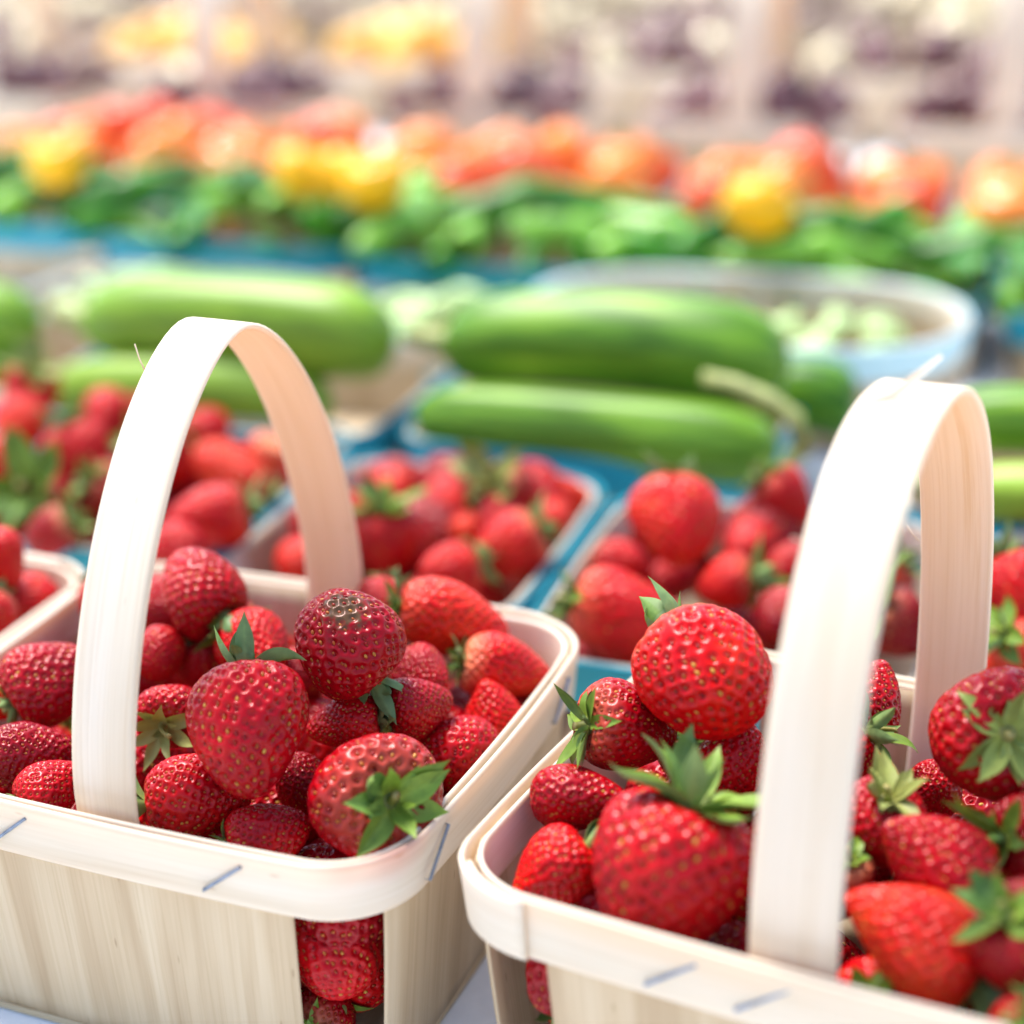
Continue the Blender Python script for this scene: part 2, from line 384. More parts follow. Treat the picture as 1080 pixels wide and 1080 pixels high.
# ------------------------------------------------------------------ strawberry prototypes
R0 = .018
def berry_proto(conic, elong, tipexp, lobes, nseed, seed, nth=288, nph=190, flat=1.0):
    r_ = np.random.default_rng(seed)
    ph = np.linspace(0, math.pi, nph); th = np.linspace(0, 2 * math.pi, nth, endpoint=False)
    PH, TH = np.meshgrid(ph, th, indexing='ij')
    la = r_.uniform(0, 6.28, 6)
    def surf(PH, TH):
        z = -np.cos(PH)
        s = np.sin(PH)
        r = np.where(z < 0, s ** tipexp, s ** .82) * (1 + conic * z - .10 * conic * z * z)
        x = np.linspace(0, math.pi, 200); zz = -np.cos(x); mx = (np.where(zz < 0, np.sin(x) ** tipexp, np.sin(x) ** .82) * (1 + conic * zz - .10 * conic * zz * zz)).max()
        r = r / mx
        w = np.clip(s, 0, 1) ** .7
        r = r * (1 + w * (lobes * np.cos(2 * TH + la[0]) + .6 * lobes * np.cos(3 * TH + la[1] + .8 * z) + .35 * lobes * np.cos(5 * TH + la[2] + 2 * z)))
        zz = z * elong
        zz = zz - .26 * np.exp(-((r / .42) ** 2)) * (z > 0)          # dimple under the calyx
        X = r * np.cos(TH) + .06 * np.sin(2.2 * z + la[3]); Y = r * np.sin(TH) * flat + .05 * np.sin(2.0 * z + la[4])
        ti = np.clip(-z - .4, 0, 1)
        return np.stack([X + .12 * ti ** 2 * np.cos(la[5]), Y, zz], -1) * R0
    B = surf(PH, TH)
    dth = np.roll(B, -1, 1) - np.roll(B, 1, 1); dph = np.gradient(B, axis=0)
    NV = np.cross(dth, dph); ln = np.linalg.norm(NV, axis=-1, keepdims=True); NV = NV / np.maximum(ln, 1e-12)
    NV[0] = [0, 0, -1]; NV[-1] = [0, 0, 1]
    if (NV[nph // 2] * B[nph // 2]).sum() < 0: NV[1:-1] *= -1
    # seeds: equal-area phyllotaxis
    ring = np.linalg.norm(dth, axis=-1).mean(1) * np.linalg.norm(dph, axis=-1).mean(1); cdf = np.cumsum(ring); area = cdf[-1] * nth / 2; cdf /= cdf[-1]
    sp = math.sqrt(area / nseed / .866)
    q = (np.arange(nseed) + .5) / nseed
    sph = np.interp(q * .965, cdf, ph) + r_.normal(0, .014, nseed); sth = np.arange(nseed) * 2.39996 + r_.normal(0, .05, nseed)
    sph = np.clip(sph, .05, 2.95)
    S = surf(sph, sth % (2 * math.pi))
    flatB = B.reshape(-1, 3); d = np.empty(len(flatB))
    for i in range(0, len(flatB), 6000):
        c = flatB[i:i + 6000]
        d[i:i + 6000] = np.sqrt(((c[:, None, :] - S[None]) ** 2).sum(-1).min(1))
    d = d.reshape(PH.shape)
    A = .19 * sp
    disp = -A * np.exp(-np.abs(d / (.345 * sp)) ** 2.8) + .05 * sp * (1 - np.exp(-(d / (.55 * sp)) ** 2))
    nz = sum(r_.normal(0, 1) * np.cos(k1 * TH + r_.uniform(0, 6.28)) * np.sin(k2 * PH) for k1 in (2, 3, 4, 5) for k2 in (2, 3, 5)) * .00011
    V = B + NV * (disp + nz * np.sin(PH))[..., None]
    V[0] = V[0].mean(0); V[-1] = V[-1].mean(0)
    idx = np.arange(nph * nth).reshape(nph, nth); nx = np.roll(idx, -1, 1)
    q4 = np.stack([idx[:-1], idx[1:], nx[1:], nx[:-1]], -1).reshape(-1, 4)
    Vs, Fs = [V.reshape(-1, 3)], [q4[:, ::-1]]
    # seeds as small ellipsoids standing in their pits
    ns, na = 4, 7
    base = nph * nth; sv = []; sf = []
    eph = 1e-3
    S2 = surf(sph + eph, sth); S3 = surf(sph, sth + eph)
    for k in range(nseed):
        if sph[k] > 2.85: continue
        t1 = S2[k] - S[k]; t1 /= np.linalg.norm(t1); t2 = S3[k] - S[k]; t2 -= t1 * (t1 @ t2); t2 /= np.linalg.norm(t2)
        nrm = np.cross(t2, t1); 
        if nrm @ (S[k] - np.array([0, 0, S[k][2]])) < 0 and abs(S[k][2]) < R0 * elong * .9: nrm = -nrm
        if sph[k] < .3: nrm = nrm if nrm[2] < 0 else -nrm
        c = S[k] - nrm * A * 1.0
        o = base + len(sv) * (ns * na + 1)
        ring_v = [c + nrm * sp * .125]
        for i in range(1, ns + 1):
            a = i * math.pi / 2 / ns * 1.15
            for j in range(na):
                b = j * 2 * math.pi / na
                tear = 1 - .25 * math.cos(b)
                ring_v.append(c + (t1 * math.cos(b) * .23 * sp + t2 * math.sin(b) * .145 * sp * tear) * math.sin(a) + nrm * .12 * sp * math.cos(a))
        sv.append(np.array(ring_v))
        for j in range(na):
            sf.append((o, o + 1 + j, o + 1 + (j + 1) % na, o + 1 + (j + 1) % na))
            for i in range(ns - 1):
                p = o + 1 + i * na
                sf.append((p + j, p + na + j, p + na + (j + 1) % na, p + (j + 1) % na))
    sv = np.concatenate(sv); sf = np.array(sf)
    tri = sf[sf[:, 2] == sf[:, 3]][:, :3]; quad = sf[sf[:, 2] != sf[:, 3]]
    nb = nph * nth
    seedm = np.r_[np.zeros(nb), np.ones(len(sv))]
    sh = np.clip((-np.cos(PH) - .45) / .5, 0, 1) ** 1.3; tp = np.exp(-(((PH - .75) / .55) ** 2 + ((np.angle(np.exp(1j * (TH - 1.0)))) / .7) ** 2))
    me = np_mesh('strawberry', np.concatenate([Vs[0], sv]), [Fs[0], quad, tri],
                 {'seed': ('FLOAT', seedm), 'shoulder': ('FLOAT', np.r_[sh.ravel(), np.zeros(len(sv))]), 'tip': ('FLOAT', np.r_[tp.ravel(), np.zeros(len(sv))])})
    me.materials.append(BERRY)
    top = float(B[-1, :, 2].mean())
    return me, top, elong
#            conic elong tipexp lobes nseed
PROTO_ARGS = [(.34, 1.16, .85, .020, 330, 11), (.40, 1.42, .92, .025, 330, 12), (.14, 1.00, .75, .030, 300, 13), (.42, 1.22, .70, .045, 320, 14),
              (.30, .98, .78, .040, 280, 15), (.20, 1.45, .80, .030, 340, 16), (.46, 1.30, 1.0, .03, 300, 17)]
PROTO = [berry_proto(*a, flat=f) for a, f in zip(PROTO_ARGS, (1, 1, 1, .86, .95, .92, 1))]

# ------------------------------------------------------------------ calyx prototypes
def calyx_proto(n, ln, wd, lift, curl, seed, stem_len=.006, stem_bend=.3, extra=3):
    r_ = random.Random(seed); n += extra
    V, Q, T = [], [], []
    nl, nw = 10, 6
    for k in range(n):
        ang = 2 * math.pi * k / (n - extra) + r_.uniform(-.3, .3)
        l = ln * r_.uniform(.78, 1.18); w = wd * r_.uniform(.75, 1.2)
        e0 = math.radians(lift + r_.uniform(-16, 26)); cu = math.radians(curl + r_.uniform(-45, 45))
        if k >= n - extra: l *= .72; w *= .5; e0 += .5; ang = r_.uniform(0, 6.28)
        twist = r_.uniform(-.5, .5); side = r_.uniform(-.25, .25); cup = r_.uniform(.1, .45)
        ca, sa = math.cos(ang), math.sin(ang)
        tone = r_.uniform(.8, 1.2); bluish = r_.random()
        rad, z = .0016, .0004; wv = r_.uniform(0, 6.28); wa = r_.uniform(.1, .5); bend2 = r_.uniform(-.7, .7)
        base = len(V)
        pts = []
        for i in range(nl + 1):
            t = i / nl
            el = e0 - cu * t + wa * math.sin(4.2 * t + wv) * t + bend2 * t * t
            if i: rad += math.cos(el) * l / nl; z += math.sin(el) * l / nl
            half = w / 2 * (math.sin(math.pi * min(1, (t * .80 + .16))) ** .75) * (1 - t ** 5)
            tw = twist * t
            sd_ = side * t * t * l
            for j in range(nw + 1):
                s = (j / nw - .5) * 2
                up = cup * half * (abs(s) ** 1.5) - .12 * half * (1 - abs(s)) 
                x = rad - math.sin(el) * up; zz = z + math.cos(el) * up + half * s * math.sin(tw)
                y = half * s * math.cos(tw) + sd_
                pts.append((x * ca - y * sa, x * sa + y * ca, zz, t, s))
        m = (nw + 1)
        for sidek, sgn in ((0, 1), (1, -1)):
            b0 = len(V)
            for (x, y, z_, t, s) in pts:
                thick = .00022 * (1 - .6 * t) * (1 - s * s)
                V.append((x, y, z_ + sgn * thick))
                g = np.array((.175, .275, .032)) if sgn > 0 else np.array((.22, .32, .11))
                g = g * tone
                if bluish > .5: g = g * (1 - .25) + np.array((.06, .20, .11)) * .25
                rib = max(0, 1 - abs(s) * 4.5) * .45
                g = g + np.array((.10, .12, .03)) * rib * (1 - t * .6)
                g = g + np.array((.20, .17, .03)) * max(0, 1 - t * 3.2)
                g = g + np.array((.16, .10, .03)) * max(0, t - .85) * 3
                T.append((*g, 1))
            for i in range(nl):
                for j in range(nw):
                    a = b0 + i * m + j
                    f = (a, a + m, a + m + 1, a + 1)
                    Q.append(f if sgn > 0 else f[::-1])
    # receptacle disc
    b0 = len(V); nr = 16
    for i, (rr, zz) in enumerate(((.0001, .0012), (.0014, .0011), (.0026, .0006), (.0030, -.0006))):
        for j in range(nr):
            a = 2 * math.pi * j / nr
            V.append((rr * math.cos(a), rr * math.sin(a), zz)); T.append((.22, .22, .055, 1))
    for i in range(3):
        for j in range(nr):
            Q.append((b0 + i * nr + j, b0 + (i + 1) * nr + j, b0 + (i + 1) * nr + (j + 1) % nr, b0 + i * nr + (j + 1) % nr))
    me = np_mesh('calyx', V, [np.array(Q)], {'tint': ('FLOAT_COLOR', T)})
    me.materials.append(LEAF)
    # stem
    SV, SQ, ST = [], [], []
    ns = 8; nr = 9; a0 = r_.uniform(0, 6.28)
    for i in range(ns + 1):
        t = i / ns; bx = stem_bend * stem_len * t * t
        rr = (.00095 + .0006 * (1 - t) ** 3) * (1 + .25 * (t > .93))
        for j in range(nr):
            a = 2 * math.pi * j / nr
            SV.append((bx * math.cos(a0) + rr * math.cos(a), bx * math.sin(a0) + rr * math.sin(a), .0008 + stem_len * t)); ST.append((.20 + .1 * t, .24, .06, 1))
    for i in range(ns):
        for j in range(nr):
            SQ.append((i * nr + j, (i + 1) * nr + j, (i + 1) * nr + (j + 1) % nr, i * nr + (j + 1) % nr)[::-1])
    cap = [ns * nr + j for j in range(nr)]
    c = len(SV); SV.append((bx * math.cos(a0), bx * math.sin(a0), .0008 + stem_len)); ST.append((.35, .28, .12, 1))
    tris = np.array([(cap[j], cap[(j + 1) % nr], c) for j in range(nr)])
    ms = np_mesh('stem', SV, [np.array(SQ), tris], {'tint': ('FLOAT_COLOR', ST)})
    ms.materials.append(LEAF)
    return me, ms
CALYX = {
    'flat':  calyx_proto(10, .0135, .0056, 8, 38, 21, .006),
    'wide':  calyx_proto(9, .0145, .0060, 30, 34, 22, .004),
    'up':    calyx_proto(9, .0145, .0062, 42, 20, 23, .007),
    'star':  calyx_proto(10, .0118, .0050, 14, 20, 24, .003),
    'wild':  calyx_proto(8, .0165, .0060, 34, -10, 25, .010, .6),
    'few':   calyx_proto(5, .0140, .0060, 42, 20, 26, .005),
    'small': calyx_proto(8, .0105, .0050, 20, 30, 27, .005),
}

def view_dir(d):
    v = RT * d[0] + UPV * d[1] - FW * d[2]; return v.normalized()
def put_berry(label, c, R, axis, elong, var, ripe, calyx, roll, group, pale=0, bruise=0, dry=0, csize=1.0):
    me, top, e0 = PROTO[var]
    o = bpy.data.objects.new('strawberry', me); COL.objects.link(o)
    s = R / R0; k = elong / e0
    q = Vector((0, 0, 1)).rotation_difference(axis)
    o.rotation_mode = 'QUATERNION'
    from mathutils import Quaternion
    o.rotation_quaternion = q @ Quaternion((0, 0, 1), roll)
    o.location = c; o.scale = (s, s, s * k)
    o['ripeness'] = float(ripe); o['paleness'] = float(pale); o['bruise'] = float(bruise)
    tag(o, label, 'strawberry', group)
    if calyx:
        cm, sm = CALYX[calyx]
        co = bpy.data.objects.new('calyx', cm); COL.objects.link(co); co.parent = o
        co.location = (0, 0, top + .0012); co.rotation_euler = (0, 0, roll * 1.7)
        co.scale = (csize / s * (R / R0) ** .5, csize / s * (R / R0) ** .5, csize / s / k * (R / R0) ** .5)
        co['dryness'] = float(dry)
        so = bpy.data.objects.new('stem', sm); COL.objects.link(so); so.parent = co; so['dryness'] = float(dry)
    return o

def spheres(axis, R, elong):
    H = R * elong
    return [(axis * (H - .80 * R) * .9, .80 * R), (axis * .18 * H, .97 * R), (axis * (-.28 * H), .82 * R), (axis * (-.62 * H), .52 * R)]

def heap(data, box, group, cap=1.02):
    """data rows: (px, py, width px, elong, dir, z, var, ripe, calyx, label, extras). Positions on each berry's own sight line are
    settled in depth so that neighbours touch instead of running into each other, inside the basket box (centre, theta, half x, half y, floor)."""
    items = []
    for row in data:
        px, py, w, el, d, z = row[:6]
        ax = view_dir(d); r_ = ray(px, py)
        t0 = (z - CAMZ) / r_.z
        items.append(dict(r=r_, t=t0, t0=t0, w=w, el=el, ax=ax))
    cx, cy, th, hx, hy, zf = box[:6]
    ct, st = math.cos(th), math.sin(th)
    def sph(it, t):
        R = it['w'] / 2 * t / FPX; c = CAM + it['r'] * t
        return [(c + o, r) for o, r in spheres(it['ax'], R, it['el'])]
    def energy(i, t):
        it = items[i]; S = sph(it, t); e = 1.2e-2 * (t - it['t0']) ** 2 
        for j, jt in enumerate(items):
            if j == i: continue
            for (a, ra) in S:
                for (b, rb) in jt['S']:
                    dd = ra + rb - (a - b).length
                    if dd > .0006: e += (dd - .0006) ** 2
        for a, ra in S:
            x, y = a.x - cx, a.y - cy
            u, v = abs(x * ct + y * st), abs(-x * st + y * ct)
            if a.z < .004 + box[6]:
                ex = max(0, u + ra - hx); ey = max(0, v + ra - hy)
                e += 1.5 * (ex * ex + ey * ey)
            e += max(0, zf + ra - a.z) ** 2 * 2
        return e
    for it in items: it['S'] = sph(it, it['t'])
    for sweep in range(40):
        step = .012 * (.9 ** sweep)
        for i, it in enumerate(items):
            best = min((energy(i, t), t) for t in (it['t'], it['t'] + step, it['t'] - step, it['t'] + step * .3, it['t'] - step * .3))
            it['t'] = best[1]; it['S'] = sph(it, it['t'])
    out = []
    for row, it in zip(data, items):
        ex = row[10] if len(row) > 10 else {}
        R = it['w'] / 2 * it['t'] / FPX
        c = CAM + it['r'] * it['t']
        out.append((c, R))
        put_berry(row[9], c, R, it['ax'], it['el'], row[6], row[7], row[8], ex.get('roll', random.uniform(0, 6.28)), group, ex.get('pale', random.choice((0, .2, .5))), ex.get('bruise', 0), ex.get('dry', 0), ex.get('cs', 1.0) * cap)
    if DEBUG:
        for row, it in zip(data, items): print('HEAP %-60s t %.3f->%.3f  z %.3f->%.3f R %.4f' % (row[9][:60], it['t0'], it['t'], row[5], (CAM + it['r'] * it['t']).z, it['w'] / 2 * it['t'] / FPX))
    return [s for it in items for s in it['S']]

def fill(box, occupied, zs, label, group, R=.0155, pitch=.030, lim=.46, wall=.0085):
    """the half-hidden berries lower in the basket"""
    cx, cy, th, hx, hy, zf = box[:6]; ct, st = math.cos(th), math.sin(th); n = 0; placed = []; hx0, hy0 = hx, hy
    for z in zs:
        w_ = wall + max(0, -.03 - z + (box[6] if len(box) > 6 else 0)) * .28; hx, hy = hx0 - w_, hy0 - w_
        nx, ny = int(2 * (hx - R) / pitch) + 1, int(2 * (hy - R) / pitch) + 1
        for i in range(nx):
            for j in range(ny):
                u = -(hx - R) + 2 * (hx - R) * i / max(1, nx - 1) + random.uniform(-.003, .003); v = -(hy - R) + 2 * (hy - R) * j / max(1, ny - 1) + random.uniform(-.003, .003)
                u = max(-(hx - R * .95), min(hx - R * .95, u)); v = max(-(hy - R * .95), min(hy - R * .95, v))
                c = Vector((cx + u * ct - v * st, cy + u * st + v * ct, z + random.uniform(-.004, .004)))
                rr = R * random.uniform(.9, 1.12)
                bad = any((c - b).length < lim * (rr + rb) for b, rb in occupied + placed)
                if bad: continue
                placed.append((c, rr))
                ax = Vector((random.uniform(-1, 1), random.uniform(-1, 1), random.uniform(-.6, .6))).normalized()
                put_berry(label, c, rr, ax, random.uniform(1.05, 1.25), random.randrange(7), random.uniform(.15, .5), random.choice((None, 'small', 'star')), random.uniform(0, 6), group, 0)
                n += 1
    return placed

# ------------------------------------------------------------------ layout
TH2 = math.radians(-18)
E1 = Vector((math.cos(TH2), math.sin(TH2), 0)); E2 = Vector((-math.sin(TH2), math.cos(TH2), 0))
def uv(u, v, z): 
    p = E1 * u + E2 * v; return Vector((p.x, p.y, z))
LXF, LYF, DF = .175, .154, .0775
LB_, LT = Vector((-.0813, .4492, -DF)), -.3468
RB_, RT_ = Vector((.0913, .3774, -DF)), -.4703
FLB, FLT = Vector((-.2480, .4970, -DF)), -.3468
HH = .1095

bask_l = make_basket('handled_basket', 'pale handled basket on the left, a strawberry showing through its open front corner', LB_, LT, LXF, LYF, DF, HH, group='handled strawberry baskets in front',
            staples=((0, -1, -.028, 1), (0, -1, .042, 1), (1, 0, -.050, 1), (1, 0, .040, 1), (0, 1, .03, 1), (-1, 0, 0, 1)), seam=.13, hp=1.66, tilt=.0022, stains=((.0885, -.066, DF + .001, .017, .55), (.080, -.078, DF, .012, .35)), warp=(.0071, .0074, .0008, -.0023, -.0085, -.0001, -.002, -.0039))
bask_r = make_basket('handled_basket', 'pale handled basket nearest the camera on the right, its white handle splintered on top', RB_, RT_, LXF, LYF, DF, HH, group='handled strawberry baskets in front',
            staples=((0, -1, -.026, 1), (0, -1, -.004, 1), (0, -1, .05, 1), (0, 1, .03, 1), (1, 0, 0, 1)), seam=.55, warp=(.002, .0039, .0072, -.005, -.0021, .0054, -.0026, -.0077))
make_basket('handled_basket', 'pale wooden basket cut off by the left edge, behind the left handled basket', FLB, FLT, LXF, LYF, DF, HH, group='handled strawberry baskets in front', seam=.1)

def fibre(root, pts, wid):
    P = np.array(pts); T = np.gradient(P, axis=0); T /= np.linalg.norm(T, axis=1)[:, None]
    Wd = np.cross(T, [.3, .9, .1]); Wd /= np.linalg.norm(Wd, axis=1)[:, None]
    v, f, a = ribbon(P, Wd, np.cross(T, Wd), wid, .0003, widths=np.linspace(wid, wid * .35, len(P)))
    h = [c for c in root.children if c.name.startswith('handle')][0]
    link_mesh('splinter', np_mesh('splinter', v, f, a), WOOD, h)
zt = DF + HH
fibre(bask_r, [(-.0065, -.012, zt - .0014), (-.0015, -.008, zt + .0012), (.0030, -.003, zt + .0052), (.0070, .001, zt + .0092)], .0030)
fibre(bask_r, [(-.0098, -.045, zt - .022), (-.0108, -.046, zt - .021), (-.0118, -.046, zt - .0212)], .0005)
fibre(bask_r, [(-.0100, .0695, DF + .045), (-.0120, .0690, DF + .047), (-.0138, .068, DF + .050)], .0005)
fibre(bask_l, [(-.0092, -.018, zt - .0092), (-.0100, -.019, zt - .0055), (-.0106, -.0195, zt - .0015)], .0006)
Z2, D2 = -.030, .0475
def blue_basket(label, u, v, Lx, Ly, z=Z2, group='blue rimmed veneer trays on the table', th=TH2, d=D2, m=None, r=.022):
    return make_basket('fruit_basket', label, uv(u, v, z - d), th, Lx, Ly, d, 0, m or BLUE, group=group, band=.020, r=r)
blue_basket('blue rimmed basket of strawberries seen between the two tall handles, behind the left handled basket', -.238, .605, .122, .152)
blue_basket('blue rimmed basket of strawberries directly behind the right handled basket', -.098, .588, .134, .160)
blue_basket('blue rimmed basket of strawberries at the right edge, beside the right handle', .052, .590, .134, .160)
blue_basket('blue rimmed basket of strawberries seen through and left of the left handle', -.372, .634, .128, .165)

# left handled basket ------------------------------------------------
GL = 'strawberries in the left handled basket'
S_L = 'in the left handled basket'
left = [
 (262, 770, 128, 1.17, (-.12, .90, -.42), .016, 0, .36, 'few', 'large heart shaped strawberry with raised green leaves, standing tip down beside the left handle leg', {'roll': .5, 'pale': 0, 'cs': 1.05}),
 (394, 845, 142, 1.02, (.36, .16, .90), .000, 4, .30, 'wide', 'big round strawberry in the front corner of its basket, its green leaf star facing out', {'roll': 3.0, 'cs': 1.08, 'pale': .1}),
 (365, 678, 112, 1.02, (.50, -.72, -.20), .026, 2, .26, 'few', 'round dark strawberry with a brown bruise, at the foot of the left far handle leg', {'roll': 2.6, 'bruise': 1, 'pale': 0}),
 (476, 655, 84, 1.52, (-.94, .28, .15), .012, 5, .80, 'small', 'long orange red strawberry lying against the back rim of the left handled basket', {'pale': .1}),
 (534, 707, 72, 1.48, (-.95, .22, .20), -.001, 1, .70, 'small', 'orange red strawberry pointing its tip at the right rim of the left handled basket', {'pale': .5}),
 (518, 752, 66, 1.18, (.12, -.93, -.3), -.013, 6, .62, None, 'small cone shaped strawberry standing tip up beside the right rim of its basket', {'pale': 0}),
 (486, 794, 84, 1.05, (-.75, -.55, .2), -.008, 2, .42, None, 'glossy strawberry with deep yellow seed pits, tucked behind the leaf star of the corner berry', {'pale': 0}),
 (441, 745, 72, 1.10, (-.85, -.15, .35), .004, 3, .36, 'few', 'dark wedge shaped strawberry behind the corner berry, leaves at its left end', {'pale': 0, 'dry': .5}),
 (364, 764, 62, 1.42, (.95, .15, .2), .004, 1, .42, 'small', 'oblong strawberry lying between the heart shaped berry and the big corner berry', {'dry': .5, 'pale': 0}),
 (446, 712, 62, 1.10, (-.6, .3, -.6), .004, 0, .36, 'small', 'small strawberry in shade between the bruised berry and the long orange ones', {'pale': 0}),
 (283, 882, 76, 1.22, (-.86, -.30, .15), -.010, 0, .46, 'small', 'small strawberry low at the front rim, under the heart shaped berry', {'pale': 0}),
 (208, 840, 92, 1.28, (-.93, -.12, .15), -.004, 5, .42, 'few', 'strawberry lying at the front rim just right of the left handle near leg', {'pale': 0}),
 (182, 752, 74, 1.05, (-.12, -.30, .95), .002, 4, .32, 'wild', 'strawberry with a brown dried calyx facing out beside the left handle leg', {'dry': .75, 'pale': 0, 'cs': .9}),
 (52, 718, 92, 1.05, (-.78, -.55, .2), .004, 4, .30, 'small', 'round dark strawberry by the left wall, just left of the left handle leg', {'pale': 0}),
 (32, 797, 76, 1.25, (-.95, -.10, .2), -.004, 5, .16, 'small', 'very dark wine red strawberry left of the left handle leg, second above the front rim', {'pale': 0}),
 (54, 832, 66, 1.18, (-.75, -.55, .40), -.006, 0, .42, 'wide', 'red strawberry behind the front rim, left of the left handle leg, leaves beside it', {'pale': 0, 'cs': .8}),
 (212, 622, 92, 1.12, (.62, -.62, .40), .022, 4, .34, 'wide', 'large dark strawberry at the back under the left arch, leaves pointing right', {'pale': 0}),
 (270, 684, 78, 1.02, (-.5, .2, -.8), .006, 0, .55, None, 'bright red strawberry peeping out behind the heart shaped berry', {'pale': 0}),
 (168, 690, 54, 1.10, (0, .6, -.7), .004, 2, .38, None, 'small round strawberry half hidden behind the left handle near leg', {'pale': 0}),
 (214, 703, 60, 1.10, (-.35, .85, .2), .000, 0, .34, 'wide', 'small strawberry under the raised leaves left of the heart shaped berry', {'cs': .85, 'pale': 0}),
 (4, 738, 46, 1.10, (-.8, .1, .3), -.006, 2, .62, None, 'light red strawberry cut off by the frame edge, at the left basket wall', {}),
 (120, 640, 70, 1.10, (-.3, .6, -.3), .000, 2, .40, 'small', 'strawberry almost hidden behind the left handle near leg, at the left wall', {}),
 (352, 1000, 104, 1.05, (-.5, .6, -.4), -.040, 2, .42, None, 'strawberry seen through the open front corner of the left handled basket, below the rim', {'pale': .1}),
 (342, 1075, 70, 1.05, (-.2, -.2, .9), -.062, 2, .18, 'star', 'dark strawberry with pale leaves at the bottom of the open basket corner', {}),
 (306, 716, 62, 1.10, (.5, .4, -.4), -.004, 0, .34, 'small', 'shaded strawberry between the heart shaped berry and the bruised one', {'pale': 0}),
 (248, 664, 60, 1.10, (-.3, .5, -.5), .000, 2, .44, None, 'red strawberry just above the raised leaves of the heart shaped berry', {'pale': 0}),
 (168, 640, 62, 1.10, (-.5, .3, -.5), .002, 2, .36, None, 'strawberry between the left handle leg and the large dark one under the arch', {'pale': 0}),
 (318, 825, 60, 1.10, (.2, -.6, -.4), -.012, 2, .20, None, 'dark strawberry in the gap between heart shaped and big corner berry', {'pale': 0}),
 (400, 640, 60, 1.10, (.2, .5, -.6), .000, 2, .50, 'small', 'strawberry behind the bruised one, at the back rim', {'pale': 0}),
]
boxL = (LB_.x - .001, LB_.y + .001, LT, LXF / 2 - .004, LYF / 2 - .004, -.072, 0)
occ = heap(left, boxL, GL)
fill(boxL, occ, (-.027, -.052), 'strawberry half buried under the top layer of the left handled basket', 'buried strawberries of the left handled basket')

GR = 'strawberries in the right handled basket'
right = [
 (744, 711, 144, 1.00, (-.42, .62, -.55), .030, 2, .58, 'few', 'large bright red strawberry with wide spaced seeds, left of the right handle near leg', {'roll': 1.2, 'cs': 1.0, 'pale': .15}),
 (662, 768, 96, 1.18, (-.90, .12, .42), .010, 0, .32, 'star', 'strawberry whose leaf star hangs over the left rim of the right handled basket', {'roll': .4, 'cs': 1.2, 'pale': .15}),
 (612, 842, 86, 1.24, (-.86, -.12, -.45), .000, 3, .30, None, 'glossy cone shaped strawberry inside the left rim of the right handled basket', {'pale': 0}),
 (582, 924, 88, 1.25, (.70, .55, -.05), -.010, 6, .56, 'few', 'small matt strawberry in the front left corner of the right handled basket', {'pale': 0}),
 (704, 924, 172, 1.05, (.30, .90, .05), .000, 0, .40, 'wide', 'largest strawberry, out of focus left of the right handle leg, leaves spread on top', {'roll': .3, 'cs': 1.35, 'pale': 0}),
 (772, 800, 82, 1.05, (-.3, -.8, -.2), .006, 4, .46, None, 'red strawberry half hidden by the handle leg and by the leaves of the largest berry', {'pale': 0}),
 (722, 792, 66, 1.05, (.1, .4, .6), .000, 2, .40, 'wide', 'small strawberry behind the leaves of the largest berry, its round leaf sticking up', {'pale': 0}),
 (915, 737, 86, 1.06, (-.35, -.75, .1), .010, 6, .30, None, 'dark pitted strawberry against the back rim, just left of the right handle far leg', {'pale': 0}),
 (882, 792, 78, 1.10, (.80, .50, .25), .006, 0, .44, 'wild', 'bright strawberry with long curled leaves between the two legs of the right handle', {'roll': 2, 'pale': 0}),
 (925, 872, 96, 1.05, (.12, .75, .55), .006, 4, .26, 'wide', 'dark strawberry under a yellowish leaf star right of the near handle leg', {'dry': .55, 'roll': 1, 'cs': 1.05, 'pale': 0}),
 (1042, 772, 140, 1.00, (.08, .10, 1), .020, 4, .34, 'star', 'big strawberry showing its drying leaf star to the camera, right of the far handle leg', {'dry': .35, 'cs': 1.1, 'roll': .6, 'pale': 0}),
 (985, 832, 62, 1.05, (0, -.6, -.6), -.004, 2, .30, None, 'small dark strawberry in shade under the big leaf star berry', {'pale': 0}),
 (984, 908, 112, 1.18, (.72, -.60, -.05), .006, 6, .36, 'few', 'dull dark cone of a strawberry, tip up, right of the near handle leg', {'pale': 0, 'dry': .3}),
 (962, 988, 118, 1.36, (.82, -.56, .12), -.006, 6, .78, 'wide', 'salmon red long strawberry at the front rim right of the near handle leg', {'roll': 1.1, 'pale': 0, 'cs': 1.2}),
 (1088, 1000, 118, 1.15, (-.55, .65, .45), .004, 0, .30, 'wide', 'purple red strawberry cut off by the right frame edge, near the front rim', {'pale': 0}),
 (1092, 885, 96, 1.10, (-.88, .05, .45), .006, 2, .24, 'wild', 'dark strawberry at the right frame edge with stalk and leaves pointing left', {'cs': 1.1, 'pale': 0}),
 (893, 925, 60, 1.05, (0, .4, .3), -.010, 2, .34, 'small', 'strawberry piece showing low beside the near leg of the right handle', {}),
 (1078, 1090, 80, 1.05, (.2, .5, .5), -.006, 2, .36, 'wide', 'strawberry in the bottom right picture corner, at the front rim', {}),
 (830, 900, 100, 1.10, (.3, .5, .1), -.004, 0, .34, 'small', 'strawberry hidden behind the near leg of the right handle', {}),
]
boxR = (RB_.x, RB_.y, RT_, LXF / 2 - .004, LYF / 2 - .004, -.072, 0)
occ = heap(right, boxR, GR)
def in_basket(o, th, x, y, z):
    return Vector((o.x + x * math.cos(th) - y * math.sin(th), o.y + x * math.sin(th) + y * math.cos(th), z))
